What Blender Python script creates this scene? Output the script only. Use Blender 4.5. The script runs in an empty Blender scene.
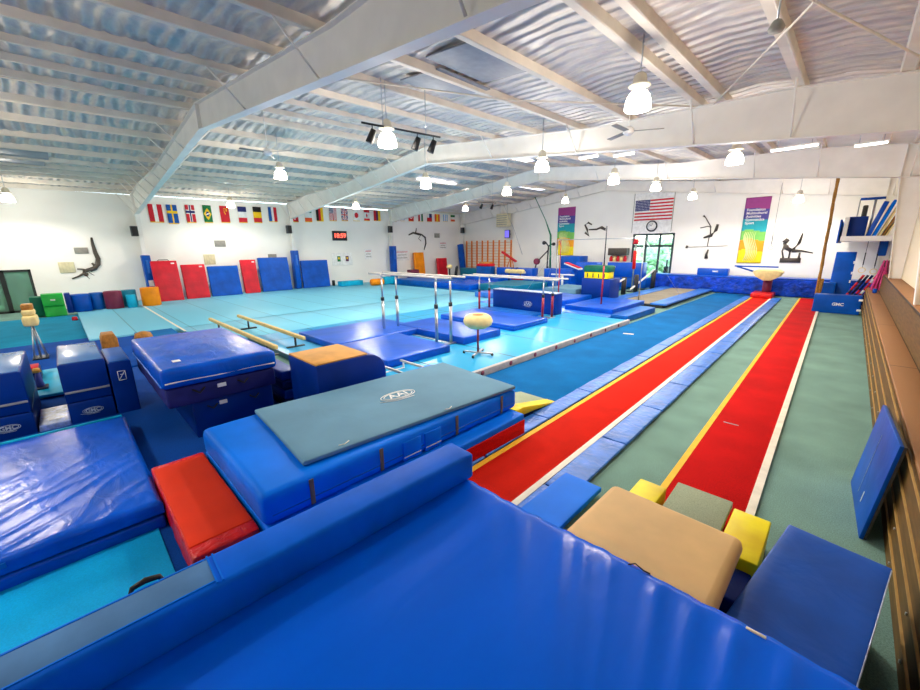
import bpy, bmesh, math, random
from mathutils import Vector, Matrix, Euler, noise
R = math.radians
random.seed(4)
C = bpy.context.scene.collection
S = bpy.context.scene

# ------------------------------------------------------------------ camera
cam_d = bpy.data.cameras.new('camera'); cam = bpy.data.objects.new('camera', cam_d); C.objects.link(cam)
cam_d.sensor_width = 36; cam_d.lens = 388.8 / 920 * 36; cam_d.clip_start = .05; cam_d.clip_end = 300
YAW, PIT, ROL = R(44.6), R(-14.09), R(-.64)
fw = Vector((-math.sin(YAW) * math.cos(PIT), math.cos(YAW) * math.cos(PIT), math.sin(PIT)))
rt = Vector((math.cos(YAW), math.sin(YAW), 0)); up = rt.cross(fw)
r2 = rt * math.cos(ROL) + up * math.sin(ROL); u2 = -rt * math.sin(ROL) + up * math.cos(ROL)
m3 = Matrix((r2, u2, -fw)).transposed()
cam.matrix_world = Matrix.Translation((0, 0, 2.8)) @ m3.to_4x4()
S.camera = cam

# ------------------------------------------------------------------ world, light, exposure
W = bpy.data.worlds.new('sky'); S.world = W; W.use_nodes = True
wn = W.node_tree; wn.nodes.clear()
wo = wn.nodes.new('ShaderNodeOutputWorld'); wb = wn.nodes.new('ShaderNodeBackground')
sky = wn.nodes.new('ShaderNodeTexSky'); sky.sky_type = 'NISHITA'; sky.sun_elevation = R(50); sky.sun_rotation = R(200); sky.sun_disc = False
wn.links.new(sky.outputs[0], wb.inputs[0]); wb.inputs[1].default_value = 1.5; wn.links.new(wb.outputs[0], wo.inputs[0])
LAMP_W = 330
GLOBE_E = 22
S.view_settings.view_transform = 'Standard'; S.view_settings.look = 'None'
S.view_settings.gamma = 1; S.view_settings.use_curve_mapping = False
S.view_settings.exposure = 0.12
S.cycles.max_bounces = 8; S.cycles.diffuse_bounces = 5; S.cycles.glossy_bounces = 3
S.cycles.sample_clamp_indirect = 4; S.cycles.use_denoising = True

# ------------------------------------------------------------------ colours and materials
def lin(c):
    return tuple(((v / 255) / 12.92 if v / 255 <= .04045 else ((v / 255 + .055) / 1.055) ** 2.4) for v in c) + (1,)
MATS = {}
def base(name, rgb, rough=.6, metal=0, spec=.5):
    m = bpy.data.materials.new(name); m.use_nodes = True
    p = m.node_tree.nodes['Principled BSDF']
    p.inputs['Base Color'].default_value = lin(rgb); p.inputs['Roughness'].default_value = rough
    p.inputs['Metallic'].default_value = metal; p.inputs['Specular IOR Level'].default_value = spec
    MATS[name] = m
    return m, m.node_tree, p
def coords(nt, scale=(1, 1, 1), kind='Object'):
    t = nt.nodes.new('ShaderNodeTexCoord'); mp = nt.nodes.new('ShaderNodeMapping')
    mp.inputs['Scale'].default_value = scale
    nt.links.new(t.outputs[kind], mp.inputs[0]); return mp.outputs[0]
def nz(nt, vec, scale, detail=4, rough=.5, dist=0):
    n = nt.nodes.new('ShaderNodeTexNoise'); n.inputs['Scale'].default_value = scale
    n.inputs['Detail'].default_value = detail; n.inputs['Roughness'].default_value = rough; n.inputs['Distortion'].default_value = dist
    nt.links.new(vec, n.inputs['Vector']); return n.outputs[0]
def ramp(nt, fac, stops):
    r = nt.nodes.new('ShaderNodeValToRGB'); e = r.color_ramp.elements
    while len(e) < len(stops): e.new(.5)
    for i, (p, c) in enumerate(stops): e[i].position = p; e[i].color = c
    nt.links.new(fac, r.inputs[0]); return r.outputs[0]
def bump(nt, p, h, strength, dist=.02, prev=None):
    b = nt.nodes.new('ShaderNodeBump'); b.inputs['Strength'].default_value = strength; b.inputs['Distance'].default_value = dist
    nt.links.new(h, b.inputs['Height'])
    if prev: nt.links.new(prev, b.inputs['Normal'])
    nt.links.new(b.outputs[0], p.inputs['Normal']); return b.outputs[0]
def mix(c, k): return tuple(max(0, min(255, v * k)) for v in c)
def vinyl(name, rgb, rough=.33, wr=.25, scale=2.2, stretch=(1, 1, 1), var=.1, dist=.03, spec=.25):
    m, nt, p = base(name, rgb, rough, 0, spec)
    v = coords(nt, stretch)
    n1 = nz(nt, v, scale, 3, .5, .8); n2 = nz(nt, v, 160, 2)
    nt.links.new(ramp(nt, nz(nt, v, scale * .6, 5), [(.3, lin(mix(rgb, 1 - var))), (.7, lin(mix(rgb, 1 + var)))]), p.inputs['Base Color'])
    b = bump(nt, p, n1, wr, dist); bump(nt, p, n2, .05, .002, b)
    return m
def carpet(name, rgb, var=.12, rough=.95, scale=90):
    m, nt, p = base(name, rgb, rough, 0, .15)
    v = coords(nt); n = nz(nt, v, scale, 2); n2 = nz(nt, v, 1.3, 4)
    a = ramp(nt, n, [(.3, lin(mix(rgb, 1 - var))), (.7, lin(mix(rgb, 1 + var)))])
    b = ramp(nt, n2, [(.3, lin((225, 225, 225))), (.7, lin((255, 255, 255)))])
    mx = nt.nodes.new('ShaderNodeMix'); mx.data_type = 'RGBA'; mx.blend_type = 'MULTIPLY'; mx.inputs[0].default_value = 1
    nt.links.new(a, mx.inputs[6]); nt.links.new(b, mx.inputs[7]); nt.links.new(mx.outputs[2], p.inputs['Base Color'])
    bump(nt, p, n, .3, .004)
    return m
def plain(name, rgb, rough=.6, metal=0, var=.05, scale=6):
    m, nt, p = base(name, rgb, rough, metal)
    nt.links.new(ramp(nt, nz(nt, coords(nt), scale, 4), [(.3, lin(mix(rgb, 1 - var))), (.7, lin(mix(rgb, 1 + var)))]), p.inputs['Base Color'])
    return m
def emit(name, rgb, e):
    m, nt, p = base(name, rgb, .4); p.inputs['Emission Color'].default_value = lin(rgb); p.inputs['Emission Strength'].default_value = e
    return m

vinyl('draped_blue', (0, 98, 236), .25, .25, 1.1, (2.6, .8, 1), .04, .03, .14)
vinyl('bolster_blue', (0, 98, 222), .5, .15, 3, spec=.08)
vinyl('bolster_suede', (78, 124, 176), .85, .1, 5)
vinyl('shiny_blue', (0, 84, 202), .27, .32, 2.6, (1, 1.8, 1), .1, .04, .25)
vinyl('royal_vinyl', (0, 82, 196), .3, .35, 2, spec=.35)
vinyl('bright_vinyl', (0, 114, 235), .45, .12, 1.5, spec=.08)
vinyl('mid_blue', (0, 88, 175), .4, .2, 3)
vinyl('navy_vinyl', (0, 46, 132), .38, .2, 2, spec=.2)
vinyl('dark_navy', (6, 28, 84), .5, .2, 3, spec=.15)
vinyl('deep_violet', (38, 42, 110), .55, .2, 3, spec=.15)
vinyl('light_blue', (44, 112, 205), .36, .6, 6, (1, 1, 1), .12, .04, .35)
vinyl('sheen_top_vinyl', (70, 120, 185), .25, .1, 2, spec=.6)  # paler blue for the navy block tops: their reflected sheen put into the colour
vinyl('deck_cyan', (45, 170, 222), .28, .15, 1.2, spec=.5)
vinyl('teal_vinyl', (10, 120, 150), .4, .2, 3)
vinyl('cyan_vinyl', (0, 165, 205), .5, .1, 3)
vinyl('red_vinyl', (215, 18, 16), .33, .9, 9, spec=.35)
vinyl('orange_red', (228, 52, 14), .6, .15, 2, (1, 1, 1), .05, spec=.12)
vinyl('wall_red', (205, 25, 45), .4, .25, 3)
vinyl('yellow_vinyl', (252, 214, 0), .45, .15, 4)
vinyl('green_vinyl', (20, 165, 60), .4, .15, 3)
vinyl('dark_green', (5, 100, 75), .5, .15, 3)
vinyl('orange_vinyl', (250, 140, 10), .45, .15, 4)
vinyl('maroon_vinyl', (118, 42, 70), .5, .15, 4)
vinyl('pit_blue', (8, 62, 180), .3, 1.0, 5, (1, 1, 1), .3, .08)
vinyl('dark_blue_vinyl', (0, 78, 176), .42, .25, 3, (1, 1, 1), .12, spec=.18)
carpet('red_carpet', (222, 30, 8), .12)
carpet('red_carpet_deep', (205, 10, 10), .12)
carpet('green_carpet', (124, 160, 148), .12)
carpet('blue_carpet', (0, 108, 176), .1)
carpet('teal_carpet', (20, 140, 178), .1)
carpet('navy_carpet', (0, 72, 160), .1)
vinyl('grey_mat', (98, 142, 168), .7, .25, 1.6, (1, 1, 1), .06, spec=.2)
carpet('sage_mat', (170, 180, 152), .06)
carpet('cyan_panel', (0, 176, 240), .04, .8)
carpet('trampoline_bed', (160, 150, 130), .12, .8, 60)
vinyl('tan_suede', (226, 184, 124), .6, .05, 3, (1, 1, 1), .06)
vinyl('tan_orange', (210, 150, 70), .6, .1, 4, (1, 1, 1), .1)
plain('yellow_tape', (248, 190, 20), .7); plain('white_tape', (235, 225, 205), .7)
plain('white_paint', (236, 234, 230), .6, 0, .02, 2); plain('cream_paint', (236, 228, 206), .7, 0, .02, 1)
plain('beam_white', (236, 232, 226), .6, 0, .02, 2); plain('purlin_white', (222, 212, 198), .7, 0, .05, 2)
plain('steel', (185, 188, 192), .3, .9); plain('dark_steel', (40, 42, 48), .5, .3); plain('black_rubber', (18, 18, 20), .6)
plain('red_metal', (150, 12, 42), .35); plain('rail_wood', (200, 194, 184), .4); plain('beam_tan', (222, 190, 120), .6)
plain('wood_brown', (170, 112, 40), .6, 0, .15, 12); plain('rope_brown', (160, 115, 50), .9, 0, .3, 30)
plain('wallbar_orange', (225, 130, 45), .5); plain('grey_vent', (150, 148, 140), .6); plain('cream_vent', (214, 206, 170), .6)
plain('speaker_grey', (70, 72, 76), .7); plain('white_plastic', (240, 240, 238), .4); plain('bronze', (70, 64, 58), .5, .2, .2, 30)
plain('door_frame', (50, 70, 72), .4); plain('frame_dark', (30, 34, 34), .4); plain('grey_plastic', (140, 142, 150), .5)
plain('pale_blue_white', (190, 205, 225), .6, 0, .12, 20); plain('pink_tinsel', (235, 60, 130), .6, 0, .3, 40)
plain('ink', (30, 30, 60), .6); plain('bag_blue', (60, 70, 150), .7); plain('foam_cream', (242, 218, 150), .7)
plain('strap_brown', (110, 95, 85), .8); plain('grass', (140, 200, 110), .9, 0, .3, 3); plain('leaves', (180, 215, 170), .9, 0, .25, 3)
plain('silver_mat', (165, 180, 205), .35, 0, .2, 12); plain('board_grey', (186, 180, 176), .6, 0, .08, 6); plain('film_blue', (120, 142, 205), .3, 0, .25, 14)
for n_, c_ in dict(flag_red=(205, 25, 45), flag_white=(240, 240, 238), flag_blue=(0, 82, 165), flag_navy=(35, 45, 110), flag_yellow=(250, 200, 20),
                   flag_green=(0, 110, 60), flag_black=(28, 26, 28), flag_orange=(235, 90, 40), flag_sky=(120, 175, 225), flag_purple=(95, 50, 90)).items():
    plain(n_, c_, .8, 0, .04)
for n_, c_ in dict(banner_magenta=(152, 52, 130), banner_indigo=(70, 66, 150), banner_teal=(0, 160, 175), banner_green=(120, 195, 90),
                   banner_amber=(250, 165, 10), banner_yellow=(246, 222, 0), banner_pale=(230, 235, 160)).items():
    plain(n_, c_, .6, 0, .03)
emit('globe_glow', (255, 248, 232), GLOBE_E)
emit('bulb_glow', (255, 246, 226), 10)
emit('tube_glow', (255, 250, 240), 6)
emit('skylight_glow', (248, 248, 255), 2.2)
emit('clock_red', (255, 90, 70), 2.2)
emit('tv_glow', (110, 100, 220), 1.0)
# glass
g, nt, p = base('window_glass', (215, 240, 225), .03); p.inputs['Transmission Weight'].default_value = 1; p.inputs['IOR'].default_value = 1.02; p.inputs['Alpha'].default_value = .35
g, nt, p = base('dark_glass', (120, 150, 140), .12); p.inputs['Transmission Weight'].default_value = .45; p.inputs['IOR'].default_value = 1.3
# wall paint with sheet seams
def wallmat(name, rgb, seam, axis):
    m, nt, p = base(name, rgb, .7, 0, .3)
    v = coords(nt)
    nt.links.new(ramp(nt, nz(nt, v, .5, 4), [(.3, lin(mix(rgb, .97))), (.7, lin(rgb))]), p.inputs['Base Color'])
    w = nt.nodes.new('ShaderNodeTexWave'); w.bands_direction = axis; w.inputs['Scale'].default_value = seam; w.wave_profile = 'SIN'
    nt.links.new(v, w.inputs['Vector']); r = ramp(nt, w.outputs[1], [(0, (0, 0, 0, 1)), (.06, (1, 1, 1, 1))])
    bump(nt, p, r, .35, .01)
wallmat('wall_paint', (250, 248, 242), .12, 'Z'); wallmat('wall_ribbed', (252, 250, 242), .6, 'X'); wallmat('wall_cream', (240, 226, 196), .12, 'Z')
# insulation
m, nt, p = base('insulation', (215, 214, 218), .42, .12)
v = coords(nt, (1, 2.4, 1)); n1 = nz(nt, v, 1.6, 6, .6, .6); n2 = nz(nt, v, 9, 4, .6)
nt.links.new(ramp(nt, n1, [(.3, lin((176, 172, 178))), (.5, lin((204, 198, 194))), (.7, lin((230, 220, 204)))]), p.inputs['Base Color'])
b = bump(nt, p, n1, .25, .05); b = bump(nt, p, n2, .3, .02, b)
w = nt.nodes.new('ShaderNodeTexWave'); w.bands_direction = 'Y'; w.inputs['Scale'].default_value = 1.1; w.inputs['Distortion'].default_value = 2.6; w.inputs['Detail'].default_value = 2; w.inputs['Detail Scale'].default_value = 1.2
nt.links.new(coords(nt), w.inputs['Vector']); bump(nt, p, w.outputs[1], 1.0, .085, b)
# panelled floor mats (seams)
def panelled(name, rgb, sx, sy, seam=.02, dark=.8, rough=.5):
    m, nt, p = base(name, rgb, rough, 0, .3)
    v = coords(nt); t = nt.nodes.new('ShaderNodeTexBrick'); t.offset = 0
    t.inputs['Scale'].default_value = 1; t.inputs['Brick Width'].default_value = sx; t.inputs['Row Height'].default_value = sy
    t.inputs['Mortar Size'].default_value = seam; t.inputs['Color1'].default_value = lin(rgb); t.inputs['Color2'].default_value = lin(mix(rgb, 1.04))
    t.inputs['Mortar'].default_value = lin(mix(rgb, dark)); nt.links.new(v, t.inputs['Vector'])
    nt.links.new(t.outputs[0], p.inputs['Base Color']); bump(nt, p, nz(nt, v, 2, 3), .12, .03)
panelled('floor_exercise', (112, 190, 216), 30, 1.5, .02, .82, .55)
panelled('deck_panels', (40, 166, 218), 4.0, 1.9, .025, .5, .33)
# bleacher boards
panelled('bleacher_seat', (152, 106, 64), 1.0, 4.4, .012, .35, .6)
m, nt, p = base('bleacher_face', (100, 74, 34), .55, 0, .25)
nt.links.new(ramp(nt, nz(nt, coords(nt, (1, .3, 3)), 8, 5), [(.3, lin((84, 62, 26))), (.7, lin((116, 86, 40)))]), p.inputs['Base Color'])
plain('piping_tan', (176, 138, 72), .6)

# ------------------------------------------------------------------ mesh helpers
class MB:
    def __init__(s): s.bm = bmesh.new(); s.mats = []
    def mi(s, mat):
        if mat not in s.mats: s.mats.append(mat)
        return s.mats.index(mat)
    def _fin(s, geom, mat):
        k = s.mi(mat)
        for f in geom:
            if isinstance(f, bmesh.types.BMFace): f.material_index = k
    def box(s, c, d, mat, bev=0, rz=0, rot=None, seg=2):
        b2 = bmesh.new(); bmesh.ops.create_cube(b2, size=1)
        for v in b2.verts: v.co = Vector((v.co.x * d[0], v.co.y * d[1], v.co.z * d[2]))
        if bev: bmesh.ops.bevel(b2, geom=b2.edges[:], offset=min(bev, min(d) * .48), segments=seg, profile=.5, affect='EDGES')
        M = Matrix.Translation(c) @ (rot.to_matrix().to_4x4() if rot else Matrix.Rotation(rz, 4, 'Z'))
        s._add(b2, M, mat, bev > 0); return s
    def _add(s, b2, M, mat, smooth=False):
        k = s.mi(mat); mp = {}
        for v in b2.verts: mp[v] = s.bm.verts.new(M @ v.co)
        for f in b2.faces:
            try: nf = s.bm.faces.new([mp[v] for v in f.verts])
            except ValueError: continue
            nf.material_index = k; nf.smooth = smooth
        b2.free()
    def cyl(s, a, b, r, mat, r2_=None, n=16, smooth=True):
        a = Vector(a); b = Vector(b); d = b - a; r2_ = r if r2_ is None else r2_
        b2 = bmesh.new(); bmesh.ops.create_cone(b2, cap_ends=True, segments=n, radius1=r, radius2=r2_, depth=d.length)
        q = Vector((0, 0, 1)).rotation_difference(d.normalized() if d.length else Vector((0, 0, 1)))
        s._add(b2, Matrix.Translation((a + b) / 2) @ q.to_matrix().to_4x4(), mat)
        if smooth:
            for f in s.bm.faces[-(n + 2):]:
                if len(f.verts) == 4: f.smooth = True
        return s
    def tube(s, pts, rad, mat, n=10):
        pts = [Vector(p) for p in pts]; rr = rad if isinstance(rad, (list, tuple)) else [rad] * len(pts); k = s.mi(mat); rings = []
        for i, p in enumerate(pts):
            t = (pts[min(i + 1, len(pts) - 1)] - pts[max(i - 1, 0)]).normalized()
            ref = Vector((0, 0, 1)) if abs(t.z) < .9 else Vector((1, 0, 0))
            u = t.cross(ref).normalized(); w = t.cross(u)
            rings.append([s.bm.verts.new(p + (u * math.cos(2 * math.pi * j / n) + w * math.sin(2 * math.pi * j / n)) * rr[i]) for j in range(n)])
        for i in range(len(pts) - 1):
            for j in range(n):
                f = s.bm.faces.new([rings[i][j], rings[i][(j + 1) % n], rings[i + 1][(j + 1) % n], rings[i + 1][j]]); f.material_index = k; f.smooth = True
        for e in (rings[0][::-1], rings[-1]): f = s.bm.faces.new(e); f.material_index = k
        return s
    def lathe(s, prof, mat, c=(0, 0, 0), n=24, axis='Z'):
        k = s.mi(mat); rings = []; c = Vector(c)
        for r, z in prof:
            ring = []
            for j in range(n):
                a = 2 * math.pi * j / n; v = Vector((r * math.cos(a), r * math.sin(a), z))
                if axis == 'Y': v = Vector((v.x, v.z, v.y))
                if axis == 'X': v = Vector((v.z, v.x, v.y))
                ring.append(s.bm.verts.new(c + v))
            rings.append(ring)
        for i in range(len(rings) - 1):
            for j in range(n):
                f = s.bm.faces.new([rings[i][j], rings[i][(j + 1) % n], rings[i + 1][(j + 1) % n], rings[i + 1][j]]); f.material_index = k; f.smooth = True
        for e in (rings[0][::-1], rings[-1]): f = s.bm.faces.new(e); f.material_index = k
        return s
    def prism(s, poly, a0, a1, mat, axis='Y', bev=0):
        """poly in the plane perpendicular to axis: Y->(x,z), X->(y,z), Z->(x,y)"""
        b2 = bmesh.new()
        def P(u, w, t): return {'Y': (u, t, w), 'X': (t, u, w), 'Z': (u, w, t)}[axis]
        A = [b2.verts.new(P(u, w, a0)) for u, w in poly]; B = [b2.verts.new(P(u, w, a1)) for u, w in poly]
        b2.faces.new(A); b2.faces.new(B[::-1])
        for i in range(len(poly)): b2.faces.new([A[i], B[i], B[(i + 1) % len(poly)], A[(i + 1) % len(poly)]])
        bmesh.ops.recalc_face_normals(b2, faces=b2.faces[:])
        if bev: bmesh.ops.bevel(b2, geom=b2.edges[:], offset=bev, segments=2, profile=.5, affect='EDGES')
        s._add(b2, Matrix.Identity(4), mat, bev > 0); return s
    def pad(s, c, d, mat, r=.05, wav=.006, fr=3.0, seed=0, puff=.0, rz=0, res=.12):
        """upholstered block: rounded box of many faces, gently puffed and creased"""
        nx, ny, nz_ = [max(2, min(60, int(v / res))) for v in d]; b2 = bmesh.new(); bmesh.ops.create_cube(b2, size=2)
        def cuts(ax, n):
            for i in range(1, n):
                t = -1 + 2 * i / n; co = [0, 0, 0]; no = [0, 0, 0]; co[ax] = t; no[ax] = 1
                bmesh.ops.bisect_plane(b2, geom=b2.verts[:] + b2.edges[:] + b2.faces[:], plane_co=co, plane_no=no)
        ex = min(r, min(d) * .45)
        for ax, n in ((0, nx), (1, ny), (2, nz_)): cuts(ax, n)
        for ax in range(3):
            for t in (1 - 2 * ex / d[ax] * .35, 1 - 2 * ex / d[ax]):
                for sg in (-1, 1):
                    co = [0, 0, 0]; no = [0, 0, 0]; co[ax] = t * sg; no[ax] = 1
                    bmesh.ops.bisect_plane(b2, geom=b2.verts[:] + b2.edges[:] + b2.faces[:], plane_co=co, plane_no=no)
        h = Vector(d) / 2
        for v in b2.verts:
            q = Vector((v.co.x * h.x, v.co.y * h.y, v.co.z * h.z))
            inner = Vector([max(-(h[i] - ex), min(h[i] - ex, q[i])) for i in range(3)])
            dl = q - inner
            if dl.length > 1e-6: q = inner + dl.normalized() * ex
            nrm = dl.normalized() if dl.length > 1e-6 else Vector((0, 0, 0))
            pu = puff * (1 - v.co.x ** 2) * (1 - v.co.y ** 2)
            w = noise.noise(Vector((q.x * fr + seed, q.y * fr * .6, q.z * fr))) * wav + noise.noise(Vector((q.x * fr * 2.3, q.y * fr * 2, seed))) * wav * .4
            q += nrm * w
            if v.co.z > .9: q.z += pu
            v.co = q
        s._add(b2, Matrix.Translation(c) @ Matrix.Rotation(rz, 4, 'Z'), mat, True); return s
    def build(s, name, parent=None, loc=(0, 0, 0), rot=(0, 0, 0), recalc=True):
        if recalc: bmesh.ops.recalc_face_normals(s.bm, faces=s.bm.faces[:])
        me = bpy.data.meshes.new(name); s.bm.to_mesh(me); s.bm.free()
        for m in s.mats: me.materials.append(MATS[m])
        o = bpy.data.objects.new(name, me); C.objects.link(o); o.location = loc; o.rotation_euler = rot
        if parent: o.parent = parent
        return o

def tag(o, label=None, cat=None, group=None, kind=None):
    if label: o['label'] = label
    if cat: o['category'] = cat
    if group: o['group'] = group
    if kind: o['kind'] = kind
    return o
def thing(name, label, cat, loc=(0, 0, 0), rz=0, group=None, rot=None):
    o = bpy.data.objects.new(name, None); C.objects.link(o); o.empty_display_size = .1
    o.location = loc; o.rotation_euler = rot if rot else (0, 0, rz)
    return tag(o, label, cat, group)
def one(mb, name, label, cat, loc=(0, 0, 0), rz=0, group=None, rot=None):
    return tag(mb.build(name, None, loc, rot if rot else (0, 0, rz)), label, cat, group)
def struct(mb, name, parent=None):
    o = mb.build(name, parent)
    if not parent: o['kind'] = 'structure'
    return o
def copy_thing(o, loc, rz=None, label=None, group=None):
    c = o.copy(); C.objects.link(c); c.location = loc
    if rz is not None: c.rotation_euler = (0, 0, rz)
    if label: c['label'] = label
    if group: c['group'] = group
    for ch in list(o.children):
        d = ch.copy(); C.objects.link(d); d.parent = c
        for g2 in list(ch.children):
            e = g2.copy(); C.objects.link(e); e.parent = d
    return c
def letters(txt, size, mat, name, parent=None, loc=(0, 0, 0), rot=(0, 0, 0), depth=.002, align='CENTER', space=1.0, bold=.0):
    cu = bpy.data.curves.new(name, 'FONT'); cu.body = txt; cu.size = size; cu.extrude = depth; cu.offset = bold
    cu.align_x = align; cu.align_y = 'CENTER'; cu.space_line = space
    t = bpy.data.objects.new(name + '_tmp', cu); C.objects.link(t)
    dg = bpy.context.evaluated_depsgraph_get(); me = bpy.data.meshes.new_from_object(t.evaluated_get(dg))
    bpy.data.objects.remove(t); me.materials.clear(); me.materials.append(MATS[mat])
    o = bpy.data.objects.new(name, me); C.objects.link(o); o.location = loc; o.rotation_euler = rot
    if parent: o.parent = parent
    return o
def oval_logo(name, parent, loc, rot, w, h, txt, mat, size):
    b = MB(); N = 40
    for (a, c_) in ((w, h), (w * .84, h * .8)):
        b.tube([(a / 2 * math.cos(2 * math.pi * i / N), c_ / 2 * math.sin(2 * math.pi * i / N), 0) for i in range(N + 1)], w * .012, mat, 5)
    b.tube([(-w * .62, -h * .32, 0), (-w * .2, -h * .64, 0), (w * .3, -h * .64, 0)], w * .012, mat, 5)
    o = b.build(name, parent, loc, rot)
    letters(txt, size, mat, 'lettering', o, (0, 0, .002), (0, 0, 0), .001, bold=.002)
    return o

# ================================================================== THE SETTING
XL, XR, YB, YF, XC, HW = -28.0, 1.35, -6.0, 28.8, -13.3, 14.65
def low(x, y):
    s_ = abs(x - XC) / HW; zr = 6.0 + .025 * (y - 3.5); ze = 4.65 + .01 * (y - 3.5)
    return zr + (ze - zr) * s_
def topz(x, y):
    s_ = abs(x - XC) / HW; return low(x, y) + .66 + .34 * max(0, min(1, (s_ - .5) / .3))
def roof(x, y): return topz(x, y) + .24

b = MB(); b.box(((XL + XR) / 2, (YB + YF) / 2, -.1), (XR - XL, YF - YB, .2), 'green_carpet'); struct(b, 'floor')
# ceiling: crinkled insulation sheet
bmx = bmesh.new(); nx, ny = 190, 860; vs = []
PUR = [v_ for pr_ in zip([-13.85, -15.3, -16.75, -18.2, -19.6, -21.0, -22.4, -23.7, -25.0, -26.3, -27.5], [-12.75, -11.25, -9.75, -8.0, -6.45, -4.95, -3.25, -2.75, -1.35, .2, .95]) for v_ in pr_]
for i in range(nx + 1):
    x = XL + (XR - XL) * i / nx; col = []
    dmin = min(abs(x - q) for q in PUR)
    for j in range(ny + 1):
        y = YB + (YF - YB) * j / ny
        sag = min(1, .25 + dmin / .3)
        rip = abs(math.sin(y * math.pi / .32 + 1.2 * noise.noise(Vector((x * .6, y * .7, 3))))) ** .55 * (.6 + .6 * noise.noise(Vector((x * .9, y * 2.1, 5)))) + .3 * noise.noise(Vector((x * 1.1, y * 2.6, 0)))
        z = roof(x, y) - .05 + -sag * ((.06 if x < XC + 4 else .02) * rip * (.5 + abs(noise.noise(Vector((x * .3, y * .2, 9)))) * 2)) - .05 * (1 - dmin / .68 if dmin < .68 else 0)
        col.append(bmx.verts.new((x, y, z)))
    vs.append(col)
for i in range(nx):
    for j in range(ny):
        f = bmx.faces.new([vs[i][j], vs[i][j + 1], vs[i + 1][j + 1], vs[i + 1][j]]); f.smooth = True
me = bpy.data.meshes.new('ceiling'); bmx.to_mesh(me); bmx.free(); me.materials.append(MATS['insulation'])
ceil = bpy.data.objects.new('ceiling', me); C.objects.link(ceil); ceil['kind'] = 'structure'
b = MB(); b.prism([(XL - .3, roof(XL, 0) + .05), (XC, 7.3), (XR + .3, roof(XR, 0) + .05), (XR + .3, 7.2), (XC, 8.3), (XL - .3, 7.2)], YB - .3, YF + .3, 'white_paint')
struct(b, 'roof_deck', ceil)
for q in PUR:
    b = MB(); z0, z1 = topz(q, YB), topz(q, YF); h = .2
    for sx, w in ((0, .05),):
        vsx = []
        for (yy, zz) in ((YB + .01, z0), (YF - .01, z1)):
            for dx, dz in ((-.09, .03), (.09, 0), (.12, h), (-.12, h)): vsx.append(b.bm.verts.new((q + dx, yy, zz + dz)))
        k = b.mi('purlin_white')
        for idx in ((0, 1, 2, 3), (4, 7, 6, 5), (0, 4, 5, 1), (1, 5, 6, 2), (2, 6, 7, 3), (3, 7, 4, 0)):
            b.bm.faces.new([vsx[t] for t in idx]).material_index = k
    # lower lip of the channel
    sg = 1 if q > XC else -1
    b.cyl((q + sg * .07, YB + .01, z0 + .012), (q + sg * .07, YF - .01, z1 + .012), .022, 'purlin_white', n=6)
    b.build('purlin', ceil)
# bracing rods under the roof
for (x0, y0, x1, y1) in ((-2.1, 3.7, .6, 11.6), (.9, 3.7, -2.9, 11.6), (-3.3, 11.5, -8.6, 3.7), (-19.5, 3.7, -26, 11.6), (-27, 11.8, -20, 19.8), (-20, 11.8, -13, 19.8)):
    b = MB(); b.tube([(x0, y0, topz(x0, y0) - .02), ((x0 + x1) / 2, (y0 + y1) / 2, topz((x0 + x1) / 2, 7) - .12), (x1, y1, topz(x1, y1) - .02)], .018, 'purlin_white', 6)
    b.build('bracing_rod', ceil)
# flat ceiling panels (roof light wells)
for (x, y, w, l) in ((-5.5, 6.2, 1.25, 1.6), (-6.85, 6.6, 1.25, 1.5), (-20.6, -.3, 1.25, 1.6), (-22.0, -.4, 1.25, 1.6)):
    b = MB(); sl = math.atan((low(x + .5, y) - low(x - .5, y)))
    b.box((x, y, topz(x, y) + .09), (w, l, .03), 'grey_plastic', .004, rot=Euler((0, -sl, 0)))
    b.build('flat_panel', ceil)
for (x, y0, y1) in ((-12.2, 14.5, 17.5), (-18.1, 15, 18), (-17, 22.5, 26)):
    b = MB(); b.box((x, (y0 + y1) / 2, roof(x, (y0 + y1) / 2) - .17), (.5, y1 - y0, .02), 'skylight_glow'); b.build('skylight', ceil)

# walls
b = MB(); ztop = 5.5
b.prism([(YB, 0), (YB, ztop + .15), (YF, ztop + .4), (YF, 0), (-.9, 0), (-.9, 2.0), (-4.6, 2.0), (-4.6, 0)], XL - .2, XL, 'wall_paint', 'X'); struct(b, 'wall_left')
b = MB(); b.prism([(YB, 0), (YB, roof(XR, YB)), (YF, roof(XR, YF)), (YF, 0)], XR, XR + .2, 'wall_cream', 'X'); struct(b, 'wall_right')
DX0, DX1, DZ = -11.15, -8.5, 3.55
b = MB(); b.prism([(XL, 0), (XL, roof(XL, YF)), (XC, roof(XC, YF) + .02), (XR, roof(XR, YF)), (XR, 0), (DX1, 0), (DX1, DZ), (DX0, DZ), (DX0, 0)], YF, YF + .2, 'wall_ribbed', 'Y'); struct(b, 'wall_far')
b = MB(); b.prism([(XL, 0), (XL, roof(XL, YB)), (XC, roof(XC, YB)), (XR, roof(XR, YB)), (XR, 0)], YB - .2, YB, 'wall_paint', 'Y'); struct(b, 'wall_back')
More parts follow.
